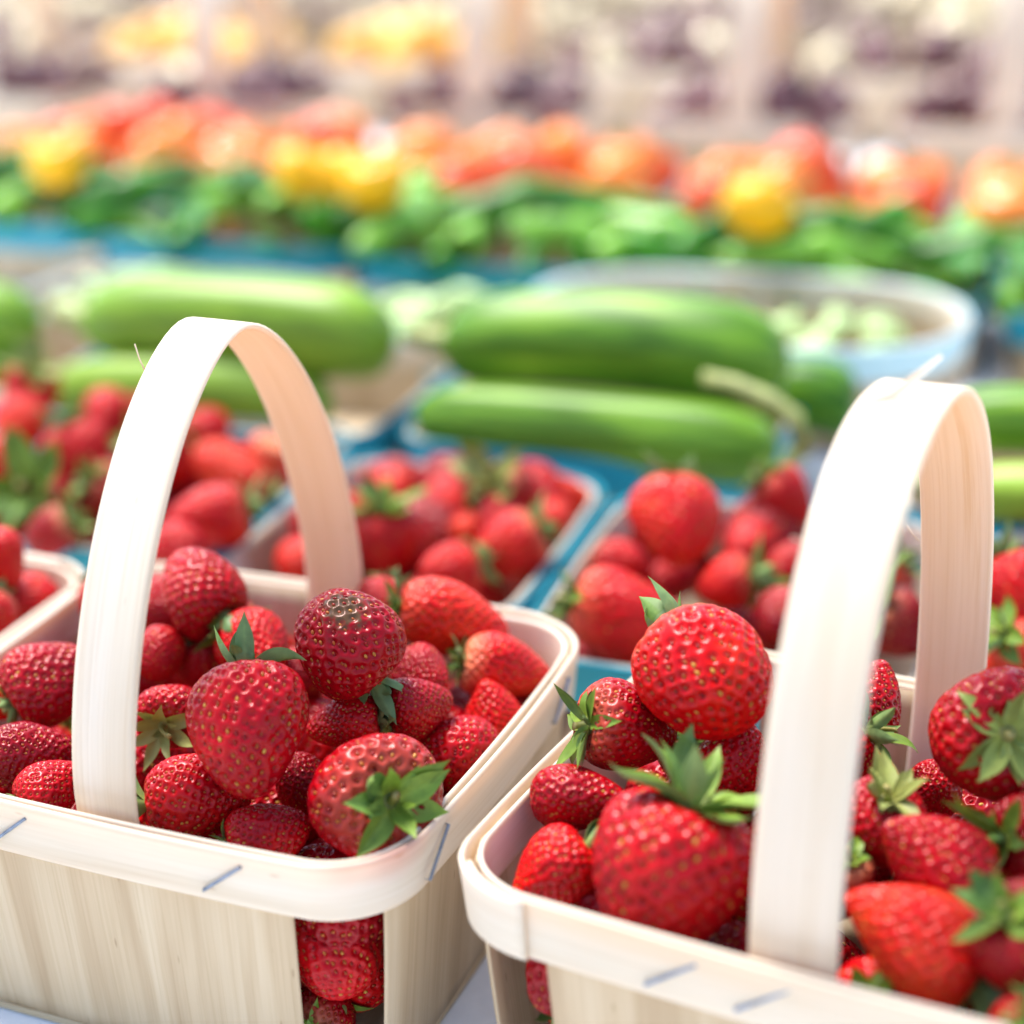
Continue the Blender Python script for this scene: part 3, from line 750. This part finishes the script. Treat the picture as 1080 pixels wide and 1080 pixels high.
put_berry('strawberry behind the open front left corner of the right handled basket, leaves showing', in_basket(RB_, RT_, -.058, -.044, -.046), .0125, view_dir((-.7, .1, .6)), 1.05, 2, .26, 'wide', 1.0, GR, 0, 0, 0, .8)
for q, (x, y, z) in enumerate(((.043, -.026, -.042), (.040, -.040, -.062))):
    put_berry('shaded strawberry deep behind the open front corner of the left handled basket', in_basket(LB_, LT, x, y, z), .0135, view_dir((.5, -.6, .3)), 1.05, 2, .15, None, 1.0, 'buried strawberries of the left handled basket')
fill(boxR, occ, (-.027, -.052), 'strawberry half buried under the top layer of the right handled basket', 'buried strawberries of the right handled basket')

def box2(u, v, Lx, Ly):
    p = uv(u, v, 0); return (p.x, p.y, TH2, Lx / 2 - .003, Ly / 2 - .003, Z2 - D2 + .004, Z2)
GM = 'strawberries in the blue rimmed basket between the handles'
mid = [
 (410, 574, 68, 1.20, (-.10, .92, .25), -.024, 0, .50, 'wide', 'upright strawberry with bright green leaves, right of the left handle far leg', {}),
 (474, 600, 62, 1.08, (.80, .20, -.4), -.026, 4, .62, 'small', 'small pinkish strawberry, nearest in the blue rimmed basket between the handles', {}),
 (536, 578, 70, 1.18, (.72, .42, -.1), -.024, 0, .66, 'small', 'bright red strawberry against the right wall of the blue basket between the handles', {}),
 (496, 563, 46, 1.05, (.2, -.5, -.4), -.034, 2, .85, None, 'small orange strawberry wedged in the middle of the blue basket between the handles', {}),
 (474, 532, 60, 1.10, (-.2, .5, -.7), -.028, 4, .55, None, 'pink sheened strawberry in the middle of the blue basket between the handles', {}),
 (540, 520, 62, 1.10, (-.60, .42, .62), -.024, 0, .38, 'wide', 'dark strawberry with a large pale leaf star, at the back of the blue basket', {'dry': .6, 'cs': 1.2}),
 (600, 524, 44, 1.35, (-.85, .35, .2), -.030, 5, .85, None, 'orange strawberry lying in the back right corner of the blue basket between the handles', {'pale': .7}),
 (584, 546, 40, 1.05, (-.3, -.6, .2), -.034, 2, .68, None, 'small red strawberry below the orange one by the right wall of the blue basket', {}),
 (413, 520, 48, 1.05, (.2, .5, -.5), -.030, 2, .75, None, 'pale orange strawberry behind the bright green leaves in the blue basket', {}),
 (316, 592, 50, 1.05, (-.3, .3, -.5), -.030, 2, .70, None, 'red strawberry seen just left of the left handle far leg, by the blue rim', {}),
 (360, 545, 60, 1.05, (.3, .3, -.5), -.030, 2, .55, None, 'strawberry behind the left handle far leg', {}),
 (448, 640, 62, 1.05, (.3, .3, -.5), -.040, 2, .45, None, 'strawberry hidden low at the front of the blue basket between the handles', {}),
]
bM = box2(-.238, .605, .122, .152); occ = heap(mid, bM, GM, 1.45)
fill(bM, occ, (-.050, -.037), 'strawberry half buried in the blue basket between the handles', 'buried strawberries of the blue basket between the handles', R=.016)
GN = 'strawberries in the blue rimmed basket behind the right handled basket'
rmid = [
 (714, 551, 100, 1.02, (.05, .85, -.5), -.006, 4, .66, 'small', 'big round strawberry on top of the blue basket behind the right handled one', {'pale': .2}),
 (664, 653, 96, 1.45, (-.92, .30, .05), -.022, 5, .62, 'small', 'big oblong strawberry lying at the left wall of the blue basket behind the right one', {}),
 (655, 596, 56, 1.10, (-.6, .3, -.3), -.034, 2, .50, None, 'dark red strawberry under the big round one, by the left wall', {}),
 (708, 612, 50, 1.10, (.4, .3, -.4), -.040, 2, .35, None, 'shaded strawberry in the gap under the big round one', {}),
 (792, 575, 54, 1.10, (.3, .3, -.7), -.028, 2, .55, None, 'pinkish strawberry just right of the big round one', {}),
 (766, 616, 60, 1.10, (.85, .22, .35), -.022, 0, .60, 'wide', 'strawberry whose green leaves hang down right, above the large bright berry', {}),
 (828, 526, 62, 1.15, (-.65, .68, .1), -.018, 0, .48, 'small', 'dark pink strawberry left of the right handle, on the back wall', {}),
 (834, 602, 54, 1.10, (.2, .5, -.5), -.026, 2, .40, None, 'crimson strawberry half covered by the right handle near leg, upper one', {}),
 (826, 650, 56, 1.15, (.2, .5, -.5), -.024, 2, .22, None, 'crimson strawberry half covered by the right handle near leg, lower one', {}),
 (924, 610, 50, 1.25, (.55, .65, .1), -.026, 0, .92, 'wide', 'orange strawberry seen through the right handle arch', {'pale': .3}),
 (948, 660, 72, 1.15, (-.72, .52, .40), -.026, 0, .22, 'wild', 'dark crimson strawberry seen through the right handle arch, beside the far leg', {}),
 (880, 640, 60, 1.15, (.2, .5, -.5), -.030, 2, .40, None, 'strawberry hidden behind the right handle near leg', {}),
]
bN = box2(-.098, .588, .134, .160); occ = heap(rmid, bN, GN, 1.45)
fill(bN, occ, (-.050, -.037), 'strawberry half buried in the blue basket behind the right handled one', 'buried strawberries of the blue basket behind the right one', R=.016)
GF = 'strawberries in the blue rimmed basket at the right edge'
fright = [
 (1070, 626, 86, 1.05, (-.25, .85, -.3), -.018, 4, .60, 'small', 'large light red strawberry right of the right handle far leg, at the frame edge', {}),
 (1082, 684, 58, 1.20, (-.80, .45, .30), -.018, 0, .66, 'wide', 'bright red strawberry with leaves at its upper left, above the big leaf star berry', {}),
 (1040, 664, 44, 1.10, (.3, .3, -.5), -.034, 2, .26, None, 'dark strawberry in shade beside the right handle far leg', {}),
 (1044, 700, 44, 1.10, (.3, .5, -.5), -.030, 2, .85, None, 'orange strawberry showing just above the big leaf star berry', {}),
 (1030, 600, 40, 1.10, (.3, .5, -.2), -.034, 2, .4, 'small', 'small strawberry with a leaf tip beside the right handle far leg', {}),
]
bF = box2(.052, .590, .134, .160); occ = heap(fright, bF, GF, 1.45)
fill(bF, occ, (-.050, -.037), 'strawberry half buried in the blue basket at the right edge', 'buried strawberries of the blue basket at the right edge', R=.016)
GB = 'strawberries in the blue rimmed basket around the left handle'
lback = [
 (84, 487, 72, 1.22, (-.25, .92, -.1), -.014, 0, .52, 'small', 'tall strawberry, tip down, left of the left handle arch', {}),
 (20, 452, 60, 1.05, (.2, .6, -.5), -.018, 4, .78, None, 'orange red strawberry near the left frame edge, upper left of the leafy one', {}),
 (6, 488, 56, 1.05, (-.2, .6, -.5), -.020, 2, .55, None, 'pink sheened strawberry cut by the left frame edge', {}),
 (32, 412, 60, 1.05, (.2, .6, .5), -.014, 2, .60, 'wide', 'pinkish strawberry with leaves, farthest back at the left frame edge', {'dry': .4}),
 (42, 520, 58, 1.05, (-.1, .15, 1), -.020, 2, .40, 'wide', 'strawberry hidden by its own big green leaves near the left frame edge', {'cs': 1.5}),
 (54, 562, 52, 1.15, (.5, .3, .1), -.026, 2, .32, 'small', 'dark strawberry low in front of the leafy one, left of the handle', {}),
 (2, 538, 52, 1.05, (-.4, .3, .1), -.026, 2, .48, None, 'small strawberry at the left frame edge below the pink one', {}),
 (112, 445, 62, 1.10, (.2, .5, -.5), -.016, 4, .52, None, 'red strawberry showing left of the upper left handle', {}),
 (220, 545, 72, 1.25, (.90, .20, -.2), -.018, 0, .55, 'small', 'pinkish red strawberry seen through the left handle arch, nearest there', {}),
 (243, 500, 70, 1.28, (.60, -.45, -.1), -.018, 5, .88, 'small', 'orange red strawberry in the middle of the left handle arch', {'pale': .3}),
 (280, 484, 46, 1.15, (.3, .5, .3), -.024, 0, .95, None, 'orange strawberry against the far leg of the left handle', {'pale': .5}),
 (218, 452, 48, 1.10, (-.5, -.3, .4), -.018, 2, .56, 'wide', 'red strawberry at the back wall, seen high in the left handle arch', {'dry': .5}),
 (170, 480, 70, 1.10, (-.5, .3, .4), -.022, 2, .5, 'small', 'strawberry hidden behind the left handle near leg in the blue basket', {}),
 (120, 520, 64, 1.10, (-.5, .3, .4), -.026, 2, .4, 'small', 'dark strawberry touching the left side of the left handle near leg', {}),
 (185, 585, 64, 1.10, (.5, .5, -.4), -.026, 2, .5, None, 'strawberry low in front, half hidden by the dark berry under the arch', {}),
]
bB = box2(-.372, .634, .128, .165); occ = heap(lback, bB, GB, 1.45)
fill(bB, occ, (-.050, -.037), 'strawberry half buried in the blue basket around the left handle', 'buried strawberries of the blue basket around the left handle', R=.016)
GK = 'strawberries in the basket at the left edge'
fleft = [
 (-2, 592, 62, 1.10, (-.3, .5, .2), .008, 0, .62, None, 'bright red strawberry at the left frame edge, above the rim of the cut off basket', {}),
 (28, 640, 66, 1.10, (.4, .3, -.6), -.008, 2, .62, None, 'pinkish strawberry low inside the cut off basket at the left edge', {}),
 (-20, 655, 70, 1.10, (.2, .5, -.4), -.008, 2, .5, 'small', 'strawberry mostly outside the left frame edge in the cut off basket', {}),
 (-60, 600, 70, 1.10, (.2, .5, .4), .006, 4, .4, 'wide', 'strawberry just outside the left frame edge', {}),
]
bK = (FLB.x, FLB.y, FLT, LXF / 2 - .004, LYF / 2 - .004, -.072, 0); occ = heap(fleft, bK, GK)
fill(bK, occ, (-.034,), 'strawberry half buried in the cut off basket at the left edge', 'buried strawberries of the basket at the left edge')

# ------------------------------------------------------------------ courgettes
def courgette(label, a, b, rad, light, bend=.006, stalk_pts=None, both=False):
    a, b = Vector(a), Vector(b); d = (b - a); ln = d.length; d.normalize()
    side = d.cross(Vector((0, 0, 1))).normalized(); up = side.cross(d)
    n, m = 46, 40; V, G = [], []
    ph = random.uniform(0, 6)
    for i in range(n + 1):
        t = i / n; x = (t - .5) * ln
        e = min(1, (1 - abs(2 * t - 1) ** 7)) ** .5 if 0 < t < 1 else 0
        r = rad * max(.02, e) * (1 - .14 * (1 - t)) 
        for j in range(m):
            w = 2 * math.pi * j / m
            rr = r * (1 + .018 * math.cos(6 * w + ph))
            p = side * (rr * math.cos(w)) + up * (rr * math.sin(w) + bend * (1 - (2 * t - 1) ** 2)) + d * x
            V.append(p); G.append((t * ln * 6 + ph, w, 0))
    idx = np.arange((n + 1) * m).reshape(n + 1, m)
    q = np.stack([idx[:-1], idx[1:], np.roll(idx, -1, 1)[1:], np.roll(idx, -1, 1)[:-1]], -1).reshape(-1, 4)
    me = np_mesh('courgette', V, [q], {'grain': ('FLOAT_VECTOR', G)})
    o = link_mesh('courgette', me, COURG); o.location = (a + b) / 2; o['lightness'] = float(light)
    tag(o, label, 'courgette', 'courgettes in the blue rimmed trays')
    # stalk
    c = (a + b) / 2
    pts = stalk_pts or [Vector(-d * ln * .49), Vector(-d * (ln * .5 + .008) + up * .001), Vector(-d * (ln * .5 + .018) + up * .004)]
    SV, SQ = [], []; pr = 10
    for i, p in enumerate(pts):
        tt = ((pts[min(i + 1, len(pts) - 1)] - pts[max(i - 1, 0)])).normalized()
        s1 = tt.cross(Vector((0, 0, 1))).normalized(); s2 = s1.cross(tt)
        rr = (.0075 if i == 0 else .0052) if not stalk_pts else .0046 - .0012 * i / len(pts)
        for j in range(pr):
            w = 2 * math.pi * j / pr; k = 1 + .16 * math.cos(5 * w)
            SV.append(p + s1 * (rr * k * math.cos(w)) + s2 * (rr * k * math.sin(w)))
    for i in range(len(pts) - 1):
        for j in range(pr): SQ.append((i * pr + j, i * pr + (j + 1) % pr, (i + 1) * pr + (j + 1) % pr, (i + 1) * pr + j))
    k = len(SV); SV.append(pts[-1]); tri = np.array([((len(pts) - 1) * pr + j, (len(pts) - 1) * pr + (j + 1) % pr, k) for j in range(pr)])
    link_mesh('stalk', np_mesh('stalk', SV, [np.array(SQ), tri]), STEMM, o)
    return o
GT = 'blue rimmed veneer trays on the table'
V3 = .790
blue_basket('blue rimmed tray of pale courgettes behind the left handle arch', -.396, V3 - .005, .186, .165, group=GT)
blue_basket('blue rimmed tray of green courgettes between the two handles', -.202, V3, .172, .160, group=GT)
blue_basket('blue rimmed tray of courgettes at the right edge behind the right handle', .040, V3 - .028, .190, .165, group=GT)
blue_basket('blue rimmed tray of courgettes at the left frame edge', -.600, V3, .186, .165, group=GT)
def cg(label, p1, p2, z, w, light, **k):
    a, b = at(*p1, z), at(*p2, z); dep = ((a + b) / 2 - CAM).dot(FW)
    return courgette(label, a, b, w / 2 * dep / FPX, light, **k)
cg('thick green courgette lying on top between the two handles', (468, 362), (834, 388), .004, 118, .06)
c2 = cg('darker green courgette under the thick one, with a long bent stalk', (438, 438), (822, 478), -.024, 88, .10, bend=.002)
# its long stalk, bent back over the tray
for ch in list(c2.children): bpy.data.objects.remove(ch)
def tube(name, pts, r0, r1, m, parent=None, pr=10):
    SV, SQ = [], []
    for i, p in enumerate(pts):
        tt = ((pts[min(i + 1, len(pts) - 1)] - pts[max(i - 1, 0)])).normalized()
        s1 = tt.cross(Vector((.1, .2, 1))).normalized(); s2 = s1.cross(tt); rr = r0 + (r1 - r0) * i / (len(pts) - 1)
        for j in range(pr):
            w = 2 * math.pi * j / pr; SV.append(p + s1 * (rr * math.cos(w)) + s2 * (rr * math.sin(w)))
    for i in range(len(pts) - 1):
        for j in range(pr): SQ.append((i * pr + j, i * pr + (j + 1) % pr, (i + 1) * pr + (j + 1) % pr, (i + 1) * pr + j))
    tri = []
    for e, row in ((0, 0), (1, (len(pts) - 1) * pr)):
        k = len(SV); SV.append(pts[0] if not e else pts[-1])
        for j in range(pr): tri.append((row + j, row + (j + 1) % pr, k))
    return link_mesh(name, np_mesh(name, SV, [np.array(SQ), np.array(tri)]), m, parent)
sp_ = [at(836, 482, -.022), at(848, 470, -.008), at(838, 440, .004), at(810, 420, .010), at(775, 405, .013), at(742, 398, .014)]
tube('stalk', [p - c2.location for p in sp_], .0042, .0033, STEMM, c2)
cg('dark green short courgette low between the thick one and the right handle', (796, 424), (905, 432), -.034, 82, .0)
cg('pale green courgette on top behind the left handle arch', (90, 338), (416, 362), .004, 104, .30)
cg('pale courgette lying lower, seen through the left handle arch', (44, 414), (352, 428), -.026, 72, .45)
cg('courgette whose rounded end shows at the left frame edge', (-260, 316), (40, 343), -.004, 78, .25)
cg('dark courgette end low at the left frame edge', (-260, 370), (30, 385), -.026, 70, .05)
cg('green courgette right of the right handle, upper one', (985, 446), (1330, 478), .000, 84, .06)
cg('pale courgette right of the right handle, lower one', (1000, 520), (1340, 566), -.022, 76, .62)

# ------------------------------------------------------------------ small produce
def lathe_mesh(name, prof, n=24, lobes=0, k=5, m=None):
    V, Q = [], []
    for r, z in prof:
        for j in range(n):
            w = 2 * math.pi * j / n; rr = r * (1 + lobes * math.cos(k * w))
            V.append((rr * math.cos(w), rr * math.sin(w), z))
    for i in range(len(prof) - 1):
        for j in range(n): Q.append((i * n + j, i * n + (j + 1) % n, (i + 1) * n + (j + 1) % n, (i + 1) * n + j))
    me = np_mesh(name, V, [np.array(Q)])
    if m: me.materials.append(m)
    return me
def arcprof(fn, n=16): return [fn(i / n) for i in range(n + 1)]
tom_prof = arcprof(lambda t: (max(1e-4, .028 * math.sin(math.pi * t) ** .85), -.023 * math.cos(math.pi * t) - .005 * math.exp(-((1 - t) / .12) ** 2)))
TOM = [lathe_mesh('tomato', tom_prof, 28, .035, 5, x) for x in (TOMR, TOMO, TOMY)]
pep_prof = arcprof(lambda t: (max(1e-4, .0122 * (1 - .45 * t) * min(1, math.sin(math.pi * min(1, t * .93 + .07)) ** .5 * 1.25)), .070 * (t - .5)))
PEP = [lathe_mesh('green_pepper', pep_prof, 18, .10, 3, x) for x in (PEPPER, PEPPER2)]
bean_prof = arcprof(lambda t: (max(1e-4, .0078 * math.sin(math.pi * t) ** .6), .034 * (t - .5)))
BEANM = lathe_mesh('bean_pod', bean_prof, 14, .0, 3, BEAN)
on_prof = arcprof(lambda t: (max(1e-4, .022 * math.sin(math.pi * t) ** .8 * (1 - .15 * t)), -.022 * math.cos(math.pi * t) + .010 * max(0, t - .85) / .15))
ONI = [lathe_mesh('onion', on_prof, 20, .02, 7, x) for x in (SHALP, SHALB)]
ap_prof = arcprof(lambda t: (max(1e-4, .024 * math.sin(math.pi * t) ** .9), -.024 * math.cos(math.pi * t)))
APR = lathe_mesh('apricot', ap_prof, 20, .0, 5, APRI)
PCALM, _ = CALYX['small']

def scatter(meshes, u, v, Lx, Ly, zs, pitch, label, cat, group, lie=False, cal=False, inset=.02, weights=None, hump=.016):
    for z in zs:
        nx, ny = max(1, int((Lx - 2 * inset) / pitch)), max(1, int((Ly - 2 * inset) / pitch))
        for i in range(nx + 1):
            for j in range(ny + 1):
                uu = u - Lx / 2 + inset + (Lx - 2 * inset) * i / nx + random.uniform(-.25, .25) * pitch
                vv = v - Ly / 2 + inset + (Ly - 2 * inset) * j / ny + random.uniform(-.25, .25) * pitch
                me = random.choices(meshes, weights)[0]
                o = bpy.data.objects.new(me.name.split('.')[0], me); COL.objects.link(o)
                dome = hump * (1 - ((uu - u) / (Lx / 2)) ** 2) * (1 - ((vv - v) / (Ly / 2)) ** 2)
                o.location = uv(uu, vv, z + dome + random.uniform(-.004, .004))
                if lie: o.rotation_euler = (random.uniform(1.2, 1.9), 0, random.uniform(0, 6.28))
                else: o.rotation_euler = (random.uniform(-.7, .7), random.uniform(-.7, .7), random.uniform(0, 6.28))
                s = random.uniform(.85, 1.15); o.scale = (s, s, s)
                tag(o, label, cat, group)
                if cal:
                    c = bpy.data.objects.new('calyx', PCALM); COL.objects.link(c); c.parent = o; c.location = (0, 0, .0185); c.scale = (1.1, 1.1, 1)
GBN = 'pale bean pods'
for u, v, lab, n in ((-.168, .949, 'tray behind the courgettes, its rounded pale blue rim right of the centre', 1), (.125, .900, 'tray at the right edge behind the courgettes', 1), (-.345, .975, 'tray behind the pale courgettes', 2), (-.555, .975, 'tray behind the courgettes at the left edge', 2)):
    blue_basket('blue rimmed bean ' + lab, u, v, .245 if n == 1 else .196, .154 if n == 1 else .175, z=-.018 if n == 1 else -.046, d=.0595 if n == 1 else .0315, group=GT, m=PALEBLUE, r=.072 if n == 1 else .06)
    scatter([BEANM], u, v, (.215 if n == 1 else .180), (.140 if n == 1 else .160), (-.046 if n == 1 else -.056,), .026, 'pale green bean pod in the ' + lab.split(',')[0], 'bean pod', GBN + ' in the ' + lab.split(',')[0], lie=True, inset=.030)
where = ['at the far left', 'left of the left handle', 'above the left handle arch', 'above the thick courgette', 'above the right handle', 'at the far right']
for k, u in enumerate((-.775, -.562, -.350, -.140, .075, .290)):
    blue_basket('blue rimmed tray of small green peppers ' + where[k], u, 1.125 - .10 * (u + .3), .200, .160, z=-.028, d=.0495, group=GT)
    scatter(PEP, u, 1.125 - .10 * (u + .3), .200, .160, (-.034, -.018), .042, 'small glossy green pepper in the pepper tray ' + where[k], 'pepper', 'green peppers in the tray ' + where[k], lie=True, weights=(3, 2))
for k, u in enumerate((-.83, -.615, -.400, -.185, .030, .245)):
    blue_basket('blue rimmed tray of ripe tomatoes, the ' + ['leftmost', 'second from left', 'third from left', 'third from right', 'second from right', 'rightmost'][k] + ' of the tomato trays', u, 1.335 - .12 * (u + .3), .204, .190, group=GT)
    lab = ['leftmost', 'second from left', 'third from left', 'third from right', 'second from right', 'rightmost'][k] + ' tomato tray'
    scatter(TOM[:2], u, 1.335 - .12 * (u + .3), .204, .190, (-.056, -.031), .051, 'ripe red to orange tomato in the ' + lab, 'tomato', 'tomatoes in the ' + lab, inset=.034, weights=(2, 3), cal=True, hump=.022)
for px, py, lab in ((62, 168, 'yellow tomato at the far left among red ones'), (322, 182, 'yellow tomato, left one of a yellow pair above the left handle'), (366, 184, 'yellow tomato, right one of a yellow pair above the left handle'), (800, 218, 'single yellow tomato above the right handle'), (395, 190, 'yellow tomato at the right end of the yellow group')):
    o = bpy.data.objects.new('tomato', TOM[2]); COL.objects.link(o); o.scale = (.82,) * 3; o.location = at(px, py, .018); o.rotation_euler = (.3, .2, px)
    tag(o, lab, 'tomato', 'yellow tomatoes')
    c = bpy.data.objects.new('calyx', PCALM); COL.objects.link(c); c.parent = o; c.location = (0, 0, .0185)

# handled baskets of onions behind the tomatoes
GH = 'handled baskets far behind'
wl = ['first', 'second', 'third', 'fourth', 'fifth', 'sixth']
for k, u in enumerate((-1.06, -.801, -.526, -.276, -.05)):
    make_basket('handled_basket', 'pale handled basket of purple onions behind the tomatoes, %s from the left' % wl[k], uv(u, 1.60, -DF), TH2, LXF + .02, LYF, DF, .145, group=GH, hw=.036)
    scatter(ONI, u, 1.60, LXF, LYF, (-.004,), .040, 'onion in the %s handled basket behind the tomatoes' % wl[k], 'onion', 'onions in the %s far basket' % wl[k], inset=.024, weights=(25, 1))
for k, u in enumerate((-1.30, -1.02, -.74, -.46, -.18)):
    ys = k in (1, 2)
    make_basket('wooden_basket', 'pale wooden basket of %s in the second row behind the tomatoes, %s from the left' % ('apricots' if ys else 'onions', wl[k]), uv(u, 1.95, -DF), TH2, LXF + .03, LYF + .02, DF, 0, group='wooden baskets in the second far row')
    if ys: scatter([APR], u, 1.95, LXF + .02, LYF + .01, (-.008, .006), .052, 'apricot in the %s wooden basket of the second far row' % wl[k], 'apricot', 'apricots in the %s basket of the second far row' % wl[k], inset=.026)
    else: scatter(ONI, u, 1.95, LXF + .02, LYF + .01, (-.002,), .046, 'onion in the %s wooden basket of the second far row' % wl[k], 'onion', 'onions in the %s basket of the second far row' % wl[k], inset=.026, weights=(4, 1))

# slatted crates at the back
def crate(label, u, v, z0, Lx, Ly, h):
    root = empty('slatted_crate', label, 'crate', uv(u, v, z0), TH2, 'slatted wooden crates at the back')
    def slab(name, c, s):
        x, y, z = (q / 2 for q in s); b = .0015
        vs = [(c[0] + sx * x, c[1] + sy * y, c[2] + sz * z) for sx in (-1, 1) for sy in (-1, 1) for sz in (-1, 1)]
        fs = np.array([(0, 1, 3, 2), (4, 6, 7, 5), (0, 4, 5, 1), (2, 3, 7, 6), (0, 2, 6, 4), (1, 5, 7, 3)])
        o = link_mesh(name, np_mesh(name, vs, [fs], smooth=False), DIRTW, root)
        md = o.modifiers.new('bevel', 'BEVEL'); md.width = b; md.segments = 2
    for k in range(3):
        z = .018 + k * (h - .03) / 2
        for sy in (-1, 1): slab('slat', (0, sy * Ly / 2, z), (Lx, .006, .026))
        for sx in (-1, 1): slab('slat', (sx * (Lx / 2 - .004), 0, z), (.006, Ly - .008, .026))
    for sx in (-1, 1):
        for sy in (-1, 1): slab('corner_post', (sx * (Lx / 2 - .016), sy * (Ly / 2 - .0125), h / 2 + .01), (.018, .018, h + .02))
    slab('base', (0, 0, .005), (Lx - .012, Ly - .008, .005))
    return root
ck = 0
PLU = lathe_mesh('plum', ap_prof, 20, .0, 5, SHALP)
for row, (v, us) in enumerate(((1.72, (.24, .60)), (2.35, (-1.55, -1.17, -.79, -.41, -.03, .35)), (2.75, (-1.7, -1.32, -.94, -.56, -.18, .2)), (3.15, (-1.5, -1.1, -.7, -.3, .1)))):
    for k, u in enumerate(us):
        rn = ['beside the onion baskets', 'in the first crate row at the back', 'in the second crate row at the back', 'in the last crate row'][row]
        crate('slatted wooden crate %s, %s from the left' % (rn, wl[k]), u, v, TABLE + .0005, .34, .30, .095)
        what = (0, 1, 1, 0, 1)[ck % 5]; ck += 1
        me = ([PLU], [ONI[1]], [APR])[what]; nm = ('dark plum', 'brown onion', 'apricot')[what]
        scatter(me, u, v, .32, .28, (-.004,), .062, '%s in the %s crate %s' % (nm, wl[k], rn), nm.split()[-1], '%ss in the %s crate %s' % (nm, wl[k], rn), inset=.035)

# ------------------------------------------------------------------ table and ground
def box_mesh(name, lo, hi, m, parent=None, bev=.003):
    vs = [(x, y, z) for x in (lo[0], hi[0]) for y in (lo[1], hi[1]) for z in (lo[2], hi[2])]
    fs = np.array([(0, 1, 3, 2), (4, 6, 7, 5), (0, 4, 5, 1), (2, 3, 7, 6), (0, 2, 6, 4), (1, 5, 7, 3)])
    o = link_mesh(name, np_mesh(name, vs, [fs], smooth=False), m, parent)
    md = o.modifiers.new('bevel', 'BEVEL'); md.width = bev; md.segments = 2
    return o
table = empty('market_table', 'long market table under a white cloth carrying all the baskets', 'table', uv(-.4, 1.6, TABLE - .75), TH2)
box_mesh('table_top', (-2.2, -1.45, .72), (2.2, 2.1, .75), CLOTH, table)
for x in (-2.1, 2.1):
    for y in (-1.35, 2.0): box_mesh('leg', (x - .03, y - .03, 0), (x + .03, y + .03, .7205), DIRTW, table)
g = link_mesh('ground', np_mesh('ground', [(-200, -200, 0), (200, -200, 0), (200, 200, 0), (-200, 200, 0)], [np.array([(0, 1, 2, 3)])], smooth=False), GROUNDM)
g.location = (0, 0, TABLE - .75); structure(g)

# ------------------------------------------------------------------ light
EL, AZ = math.radians(64), math.radians(322)      # azimuth measured clockwise from +Y: where the sun stands
w = bpy.data.worlds.new('World'); scene.world = w; w.use_nodes = True
nt = w.node_tree; nt.nodes.clear()
sky = nt.nodes.new('ShaderNodeTexSky'); sky.sky_type = 'NISHITA'; sky.sun_disc = False; sky.sun_elevation = EL; sky.sun_rotation = AZ
sky.dust_density = 1.0; sky.air_density = 1.3
bg = nt.nodes.new('ShaderNodeBackground'); bg.inputs[1].default_value = .15
wo = nt.nodes.new('ShaderNodeOutputWorld'); nt.links.new(sky.outputs[0], bg.inputs[0]); nt.links.new(bg.outputs[0], wo.inputs[0])
sd = bpy.data.lights.new('sun', 'SUN'); sd.energy = 3.6; sd.angle = math.radians(24); sd.color = (1, .955, .87)
so = bpy.data.objects.new('sun', sd); COL.objects.link(so)
sdir = Vector((math.sin(AZ) * math.cos(EL), math.cos(AZ) * math.cos(EL), math.sin(EL)))
so.rotation_mode = 'QUATERNION'; so.rotation_quaternion = sdir.to_track_quat('Z', 'Y')
vs = scene.view_settings; vs.view_transform = 'Standard'; vs.look = 'None'; vs.exposure = 1.34; vs.gamma = 1; vs.use_curve_mapping = False
scene.cycles.use_denoising = True
scene.cycles.max_bounces = 8
